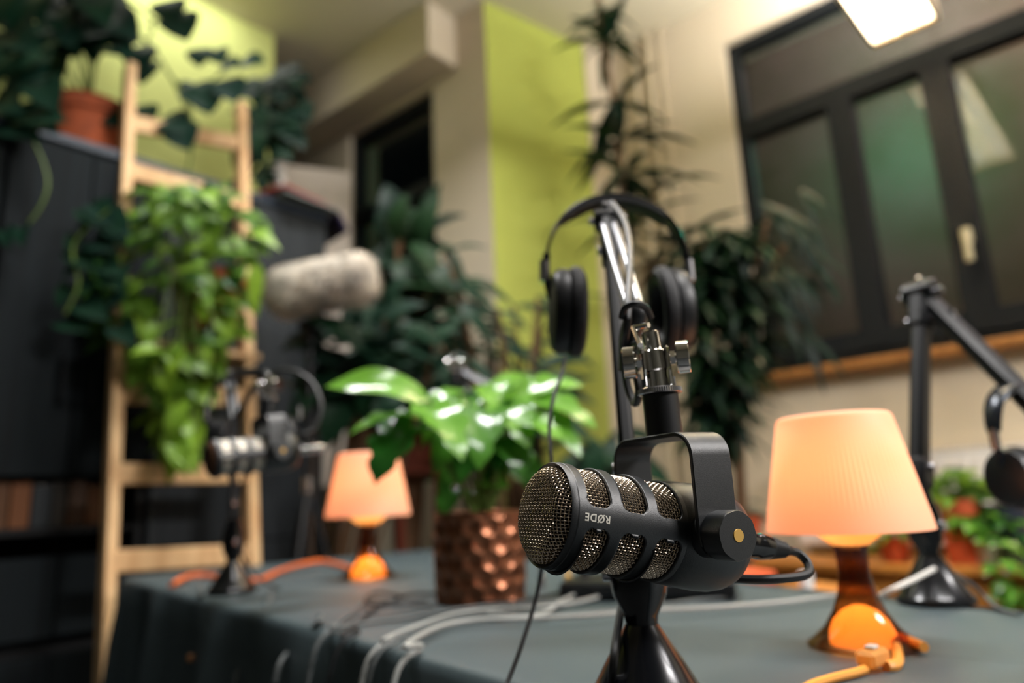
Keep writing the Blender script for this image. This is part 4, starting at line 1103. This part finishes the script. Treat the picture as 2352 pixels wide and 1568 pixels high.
# --- generic floor plants behind the table
def floor_plant(label, base, potr, poth, potm, clusters, lmname, seed, kd, Lr, wr_, dep, potz=0., up=(0, -.7, .7), n_st=8, tones=(0, 1), stemm='bark'):
    random.seed(seed); base = V(base); root = thing('potted_plant', base, label, 'plant')
    pot(Matrix.Translation(base), potr*.75, potr, poth, potm, .03, root=root)
    lm = MB(); st = MB(); s0_ = base+V((0, 0, poth-.02))
    for (x0, x1, y0, y1, n, dirs) in clusters:
        for k in range(n):
            x = random.uniform(x0, x1); y = random.uniform(y0, y1); A = PY(x, y, random.uniform(dep-.12, dep+.1)); an = random.uniform(*dirs); L_ = random.uniform(*Lr)
            B = A+V((math.cos(an)*L_, random.uniform(-.4, .1)*L_, -math.sin(an)*L_))
            leaf(lm, A, B, L_*wr_, V(up)+V((random.uniform(-.4, .4), 0, 0)), kd, .12, random.uniform(*tones), .15)
            if k % max(1, n//n_st) == 0: st.tube([s0_, mid(s0_, A, .5)+V((random.uniform(-.05, .05), .03, .05)), A], .007, 6, 6)
    lm.build('foliage', LM[lmname], root, True, ang=0); st.build('stem', MT[stemm], root); return root
floor_plant('broad leaved dark rubber plant in front of the narrow window', (-.43, 2.75, .0), .14, .26, MT['basket'], [(880, 1010, 540, 860, 60, (-.6, 3.6)), (900, 985, 520, 640, 14, (-2, -1))], 'deep', 21, 'oval', (.14, .24), .5, 2.70)
floor_plant('dense dark bush below the furry microphone cover', (-.72, 2.62, .0), .13, .25, MT['potdk'], [(720, 1010, 760, 930, 70, (-.6, 3.6)), (820, 900, 700, 800, 10, (-2, 0))], 'dark', 22, 'heart', (.12, .2), .65, 2.48)
floor_plant('feathery leaved green plant before the lime wall', (-.02, 2.62, .0), .15, .28, MT['basket'], [(1010, 1150, 620, 900, 30, (-.5, 3.6)), (1120, 1260, 660, 900, 16, (-.5, 1.2)), (1010, 1060, 560, 700, 8, (-.5, 1.2))], 'dark', 23, 'lance', (.12, .26), .26, 2.62, n_st=10)
floor_plant('low plant with long arching leaves in front of lime wall', (.1, 2.75, .0), .12, .2, MT['terra'], [(1080, 1250, 860, 980, 22, (-.6, 3.6)), (1300, 1420, 980, 1080, 22, (-.3, 3.4))], 'dark', 24, 'lance', (.14, .24), .35, 2.5)
# --- tall corner tree with rosettes
def rosette(lm, c, n, Lm, seed, tilt=0.1, w=.17, droop=.10):
    random.seed(seed)
    for k in range(n):
        an = 2*PI*k/n*1.0+random.uniform(-.3, .3); el_ = random.uniform(-.75, .45)+tilt; L_ = Lm*random.uniform(.7, 1.1)
        d = V((math.cos(an)*math.cos(el_), math.sin(an)*math.cos(el_), math.sin(el_)))
        leaf(lm, c, c+d*L_, L_*w, (0, 0, 1), 'lance', droop, random.random(), .1, 0, 10)
root = thing('potted_tree', (.50, 2.98, 0), 'tall slender leafed tree reaching the ceiling beside the headphones', 'tree')
pot(Matrix.Translation((.50, 2.98, 0)), .13, .17, .3, MT['basket'], .03, root=root)
lm = MB(); st = MB()
tr_ = [V((.50, 2.98, .28)), PY(1440, 900, 2.95), PY(1440, 600, 2.9), PY(1425, 400, 2.9), PY(1410, 250, 2.9), PY(1385, 100, 2.88), PY(1372, -20, 2.85)]
st.tube(tr_, .012, 8, 8)
for i, (x, y, n, L_) in enumerate(((1395, 95, 15, .27), (1385, 30, 10, .24), (1412, 235, 13, .34), (1425, 320, 14, .34), (1440, 400, 14, .32), (1530, 420, 12, .25), (1450, 520, 12, .3), (1500, 600, 12, .28), (1440, 700, 10, .28), (1560, 560, 14, .3), (1610, 520, 10, .24))):
    c = PY(x, y, 2.86); rosette(lm, c, max(7, int(n*.7)), L_, 30+i, -.12, .20)
    if x > 1480: st.tube([PY(1440, y+120, 2.9), mid(PY(1440, y+100, 2.9), c, .6), c], .007, 6, 6)
lm.build('foliage', LM['deep'], root, True, ang=0); st.build('trunk', MT['bark'], root)
root = thing('potted_tree', (.74, 2.45, 0), 'bushy drooping tree between the tall tree and the wide window', 'tree')
pot(Matrix.Translation((.74, 2.45, 0)), .13, .17, .3, MT['terra'], .03, root=root)
lm = MB(); st = MB(); random.seed(44)
for i in range(150):
    y = random.uniform(520, 1000); x = random.uniform(1585, 1725+max(0, min(60, (y-640)*.3))) if y < 820 else random.uniform(1590, 1710)
    c = PY(x, y, random.uniform(2.32, 2.5)); rosette(lm, c, 5, .16, 60+i, -.45, .25)
for i in range(16):
    x = random.uniform(1745, 1870); y = random.uniform(430, 780); c = PY(x, y, random.uniform(2.3, 2.45)); 
    for k in range(3):
        an = random.uniform(.6, 1.5); L_ = random.uniform(.16, .26); leaf(lm, c, c+V((math.cos(an)*L_*.8, -.03, -math.sin(an)*L_)), L_*.14, (0, -.7, .6), 'lance', .08, random.random()*.6, .1)
for (x0, y0, x1, y1) in ((1660, 1250, 1650, 640), (1690, 1250, 1700, 700), (1640, 1250, 1610, 560), (1690, 900, 1800, 480), (1700, 860, 1850, 600)):
    b0_ = V((.74, 2.45, .28)); t_ = PY(x1, y1, 2.42); st.tube([b0_, mid(b0_, PY(x0, min(y0, 1150), 2.42), .9), mid(PY(x0, y0-300, 2.42), t_, .6), t_], .008, 6, 8)
lm.build('foliage', LM['deep'], root, True, ang=0); st.build('trunk', MT['bark'], root)

# ================================================================== furry microphone cover on its stand
f0 = PY(618, 674, 2.34); f1 = PY(868, 628, 2.26); ax = (f1-f0).normalized(); LF = (f1-f0).length
root = thing('furry_windshield', f0, 'shaggy grey furry microphone windshield in front of the cabinet', 'windshield')
mb = MB(); M = axisM(f0, ax); pr = []; RF_ = .086
for k in range(17): t = k/16; z = LF*t; e_ = max(0, 1-((t-.5)/.5)**8); pr.append((RF_*e_**.5 if 0 < k < 16 else 0, z))
mb.lathe(pr, M, 32); mb.build('body', MT['fur'], root)
mb = MB(); random.seed(77)
for k in range(5200):
    t = random.uniform(.01, .99); th = random.uniform(0, 2*PI); e_ = max(.02, 1-((t-.5)/.5)**8)**.5; r_ = RF_*e_*.97
    nrm = V((math.cos(th), math.sin(th), (t-.5)*1.2*(1-e_)+random.uniform(-.3, .3))); p0 = V((r_*math.cos(th), r_*math.sin(th), LF*t))
    l_ = random.uniform(.010, .024); p0w = M @ p0; n_ = (M.to_3x3() @ nrm).normalized(); tipw = p0w+n_*l_+V((0, 0, -l_*.6))
    sd = n_.cross(V((random.random(), random.random(), random.random()))).normalized()*.002
    mb.add([p0w-sd, p0w+sd, tipw], [(0, 1, 2)], None, random.random())
mb.build('fur', MT['fur'], root, False)
sb = PY(712, 800, 2.36)
root = thing('microphone_stand', (sb.x, sb.y, 0), 'thin black stand carrying the furry windshield', 'stand')
mb = MB(); mb.cyl((sb.x, sb.y, .35), sb+V((0, 0, .02)), .012, 16); mb.build('pole', MT['blk2'], root)
mb = MB(); mb.cyl(sb+V((0, 0, .0)), PY(716, 735, 2.35), .024, 16); mb.cyl(PY(690, 748, 2.35), PY(745, 738, 2.33), .018, 14); mb.build('grip', MT['blk2'], root)
mb = MB(); mb.lathe([(0, .95), (.018, .95), (.018, 1.0), (0, 1.0)], Matrix.Translation((sb.x, sb.y, 0)), 16); mb.build('collar', MT['dkchrome'], root)
for k in range(3):
    an = 2*PI*k/3+.4; mb = MB(); mb.tube([(sb.x, sb.y, .95), (sb.x+.05*math.cos(an), sb.y+.05*math.sin(an), .8), (sb.x+.26*math.cos(an), sb.y+.26*math.sin(an), .01)], .010, 10, 6); mb.build('leg', MT['blk2'], root)

# ================================================================== things on the sideboard and by the window
def small_plant(px, py, r, h, m, lab, lmn, n, Lr, kd='heart', spread=.09, trail=0, seed=1, wr_=.7):
    random.seed(seed); b = SB(px, py); b.z = sbz+.001; root = thing('potted_plant', b, lab, 'plant'); pot(Matrix.Translation(b), r*.78, r, h, m, h*.16, root=root)
    lm = MB(); st = MB(); t0_ = b+V((0, 0, h-.01))
    for k in range(n):
        an = random.uniform(0, 2*PI); rr = random.random()*spread; A = t0_+V((math.cos(an)*rr, math.sin(an)*rr, random.uniform(.01, .10)*(1-rr/spread*.5)))
        if trail and k % 2: A = t0_+V((math.cos(an)*spread*.5-.02, -abs(math.sin(an))*spread-.10, -random.random()*trail))
        L_ = random.uniform(*Lr); leaf(lm, A, A+V((math.cos(an)*L_, math.sin(an)*L_*.6-.02, random.uniform(-.7, .3)*L_)), L_*wr_, (0, -.5, .8), kd, .12, random.random())
        if k % 5 == 0: st.tube([t0_, mid(t0_, A, .5)+V((0, 0, .02)), A], .002, 5, 5)
    lm.build('foliage', LM[lmn], root, True, ang=0); st.build('stem', MT['stem'], root)
small_plant(2205, 1285, .062, .20, MT['terra2'], 'green plant in orange clay pot behind the right boom arm', 'mid', 46, (.05, .09), spread=.09, seed=2)
small_plant(2262, 1290, .05, .09, MT['potw'], 'trailing green plant spilling over the sideboard edge at right', 'bright', 190, (.045, .075), spread=.10, trail=.42, seed=3)
small_plant(2318, 1292, .055, .18, MT['potdk'], 'small plant in dark slate pot near the right picture edge', 'mid', 26, (.04, .07), spread=.05, seed=4)
small_plant(2045, 1275, .05, .08, MT['terra2'], 'green stemmed plant in clay pot seen under the lamp shade', 'mid', 26, (.07, .11), 'lance', .05, seed=6, wr_=.25)
small_plant(1712, 1255, .055, .16, MT['terra2'], 'orange red pot beside the drooping tree left of the lamp', 'dark', 16, (.05, .09), 'lance', .05, seed=7, wr_=.3)
# stool behind the table
sp = PY(1745, 1310, 1.75)
M = Matrix.Translation((sp.x, sp.y, 0)) @ Matrix.Rotation(.3, 4, 'Z'); zt = sp.z+.01
root = thing('storage_box', M @ V((-.06, 0, 0)), 'orange storage box behind the table, left of the white stool leg', 'box')
mb = MB(); mb.box(M, -.115, -.035, -.10, .10, 0, zt-.03, .004); mb.build('body', MT['terra2'], root)
mb = MB(); mb.box(M, -.12, -.03, -.105, .105, zt-.03, zt, .004); mb.build('lid', MT['terra2'], root)
root = thing('stool', M @ V((.1, 0, 0)), 'white legged low stool behind the table, beside the orange box', 'stool')
mb = MB(); mb.box(M, .045, .24, -.10, .10, zt-.09, zt-.06, .004); mb.build('seat', MT['sidewood'], root)
for sx, sy in ((.055, -.09), (.225, -.09), (.055, .09), (.225, .09)):
    mb = MB(); mb.box(M, sx-.012, sx+.012, sy-.012, sy+.012, 0, zt-.09 if sy > 0 or sx > .1 else zt-.01, .003); mb.build('leg', MT['radi'], root)
# wooden stool carrying reddish basket behind far lamp
wp = PY(930, 1080, 2.78)
root = thing('plant_stand', (wp.x, wp.y, 0), 'brown wooden plant stand behind the small lamp', 'stand')
mb = MB(); mb.box(Matrix.Translation((wp.x, wp.y, 0)), -.16, .16, -.13, .13, wp.z-.02, wp.z, .004); mb.build('top', MT['bark2'] if 'bark2' in MT else MT['basket'], root)
for sx in (-.14, .0, .14):
    mb = MB(); mb.box(Matrix.Translation((wp.x, wp.y, 0)), sx-.016, sx+.016, -.12, -.09, 0, wp.z-.02, .003); mb.build('leg', MT['basket'], root)
b = V((wp.x, wp.y, wp.z+.001))
root = thing('potted_plant', b, 'reddish wicker pot on the plant stand behind the copper pot plant', 'plant')
pot(Matrix.Translation(b), .11, .14, .22, MT['basket'], .03, root=root)
random.seed(50); lm = MB()
for k in range(40):
    an = random.uniform(0, 2*PI); A = b+V((math.cos(an)*.06, math.sin(an)*.06, .22+random.random()*.1)); L_ = random.uniform(.1, .18); leaf(lm, A, A+V((math.cos(an)*L_, math.sin(an)*L_, random.uniform(-.2, .6)*L_)), L_*.4, (0, -.3, 1), 'oval', .12, random.random()*.5)
lm.build('foliage', LM['deep'], root, True, ang=0)

# ================================================================== AUDIO GEAR AND CABLES ON THE TABLE
ap = PZ(1492, 1362, TT); M = frameM((ap.x, ap.y, TZt+.001), V((.96, -.28, 0)))
root = thing('audio_mixer', (ap.x, ap.y, TZt), 'flat black audio mixer box behind the front microphone stand', 'mixer')
mb = MB(); mb.box(M, -.125, .125, -.06, .075, .003, .026, .004); mb.build('body', MT['blk2'], root)
for k in range(6):
    mb = MB(); mb.lathe([(0, 0), (.008, 0), (.007, .012), (0, .013)], M @ Matrix.Translation((-.1+k*.04, .02, .026)), 20); mb.build('knob', MT['rubber'], root)
for k, (px, m, lb) in enumerate(((1245, 'dkchrome', 'silver jack plug standing left of the mixer'), (1306, 'gold', 'gold jack plug standing left of the mixer'))):
    q = tp(px, 1345); root = thing('jack_plug', q, lb, 'plug'); mb = MB(); mb.lathe([(0, 0), (.006, 0), (.006, .02), (.003, .022), (.003, .04), (.0022, .041), (.0025, .046), (0, .049)], Matrix.Translation(V((q.x, q.y, TZt+.001))), 16); mb.build('contact', MT[m], root)
MT['whitec2'] = mat('bright_white_cable', (215, 214, 208), .5)
CB = [
    ([(1420, 1345), (1330, 1370), (1240, 1385), (1130, 1390), (1040, 1400), (930, 1418), (840, 1430), (760, 1446)], .0032, 'greyc', 'upper grey cable of the bundle passing under the copper pot'),
    ([(1440, 1355), (1350, 1382), (1250, 1398), (1140, 1403), (1040, 1416), (940, 1450), (880, 1476)], .0030, 'whitec', 'pale cable of the bundle just below the upper grey one'),
    ([(1920, 1378), (1800, 1394), (1650, 1406), (1500, 1414), (1350, 1426), (1200, 1433), (1080, 1437), (1000, 1455), (930, 1498)], .0034, 'whitec', 'long white cable crossing the table from the right lamp to the left'),
    ([(1460, 1340), (1400, 1345), (1320, 1372), (1270, 1400), (1220, 1412)], .0030, 'greyc', 'short grey cable curling off the mixer left end'),
    ([(1430, 1330), (1350, 1345), (1290, 1365), (1200, 1385), (1100, 1388)], .0030, 'rubber', 'black cable running beside the jack plugs'),
    ([(1480, 1335), (1380, 1352), (1300, 1385), (1250, 1420), (1190, 1428), (1120, 1418)], .0028, 'whitec', 'white cable looping nearest the pot base'),
    ([(1060, 1368), (960, 1362), (900, 1378), (860, 1398), (820, 1432), (780, 1462)], .0026, 'rubber', 'black cable left of the copper pot'),
    ([(1000, 1400), (900, 1385), (850, 1380), (800, 1420), (760, 1445)], .0026, 'greyc', 'thin grey cable arching left of the pot'),
    ([(930, 1380), (870, 1368), (840, 1385), (870, 1402), (930, 1396), (980, 1388)], .0028, 'rubber', 'small black cable coil left of the copper pot'),
    ([(1700, 1372), (1600, 1378), (1500, 1392), (1400, 1402), (1300, 1412), (1150, 1425), (1030, 1438), (950, 1470)], .0024, 'greyc', 'thin grey cable parallel to the long white one'),
]
cable('stand_cable', [PY(2146, 1306, .90), PY(2100, 1330, .88), PY(2040, 1358, .87), tp(1990, 1385), tp(1920, 1392)], .0030, 'whitec2', 'white cable dropping from the right stand joint toward the lamp', 'cable')
cable('stand_cable', [PY(2165, 1300, .95), PY(2230, 1340, .96), PY(2262, 1370, .97), tp(2290, 1395), tp(2340, 1410)], .0024, 'greyc', 'grey cable running right from the right stand joint', 'cable')
cl_n = V(((NB-TL).y, -(NB-TL).x, 0)).normalized()
for i, (pts, r, m, lb) in enumerate(CB):
    P = [tp(x, y, .003*((i*7) % 3)) for x, y in pts]
    if pts[-1][0] < 960 and pts[-1][1] > 1440:   # runs over the near edge and hangs
        e_ = P[-1]; dn = (TL-NB); nr = V((-(NB-TL).y, (NB-TL).x, 0)).normalized(); nr = nr if nr.dot(V((cen.x, cen.y, 0))-V((TL.x, TL.y, 0))) < 0 else -nr
        dist = (V((NB.x, NB.y, 0))-V((e_.x, e_.y, 0))).dot(nr)
        o1 = V((e_.x, e_.y, 0))+nr*dist
        P += [V((o1.x, o1.y, TT+.002))-nr*.01, V((o1.x, o1.y, TZt-.02))+nr*.022, V((o1.x, o1.y, TZt-.15))+nr*.04, V((o1.x, o1.y, TZt-.35))+nr*.055]
    cable('table_cable', P, r*.8, m, lb, 'cable', 'cables lying across the table')
# dangling cables at the left table edge
nr = V(((NB-TL).y, -(NB-TL).x, 0)).normalized()
def edge_cable(px, py, dpts, r, m, lb):
    cable('hanging_cable', [tp(px, py-25, .002), tp(px, py-6, .004)]+[PY(x, y, d) for x, y, d in dpts], r, m, lb, 'cable', 'cables hanging over the left table edge')
edge_cable(462, 1372, [(478, 1405, 1.42), (495, 1450, 1.39), (508, 1490, 1.38)], .0042, 'greyc', 'grey cable with plug hanging at the left table edge')
q = PY(509, 1492, 1.38); root = thing('cable_plug', q, 'brown tipped plug dangling on the left grey cable', 'plug')
mb = MB(); mb.cyl(q+V((0, 0, .004)), q-V((.006, 0, .012)), .008, 12, ch=.002); mb.build('tip', MT['paper'], root)
mb = MB(); mb.box(frameM(q-V((0, 0, .008)), (-1, 0, -.06)), 0, .06, -.006, .006, -.005, .005, .001); mb.build('label_strip', MT['paper'], root)
edge_cable(622, 1385, [(600, 1420, 1.22), (570, 1470, 1.2), (540, 1568, 1.18)], .0034, 'greyc', 'grey cable hanging beside the left stand foot')
edge_cable(735, 1440, [(680, 1480, 1.03), (645, 1520, 1.0), (632, 1568, .99)], .0034, 'greyc', 'grey cable curving down left of the pot')
cable('headphone_cable', [PY(560, 1090, 1.33), PY(545, 1220, 1.35), PY(570, 1300, 1.36), tp(605, 1335), tp(640, 1352)], .0022, 'rubber', 'thin black cable down the left boom stand', 'cable')
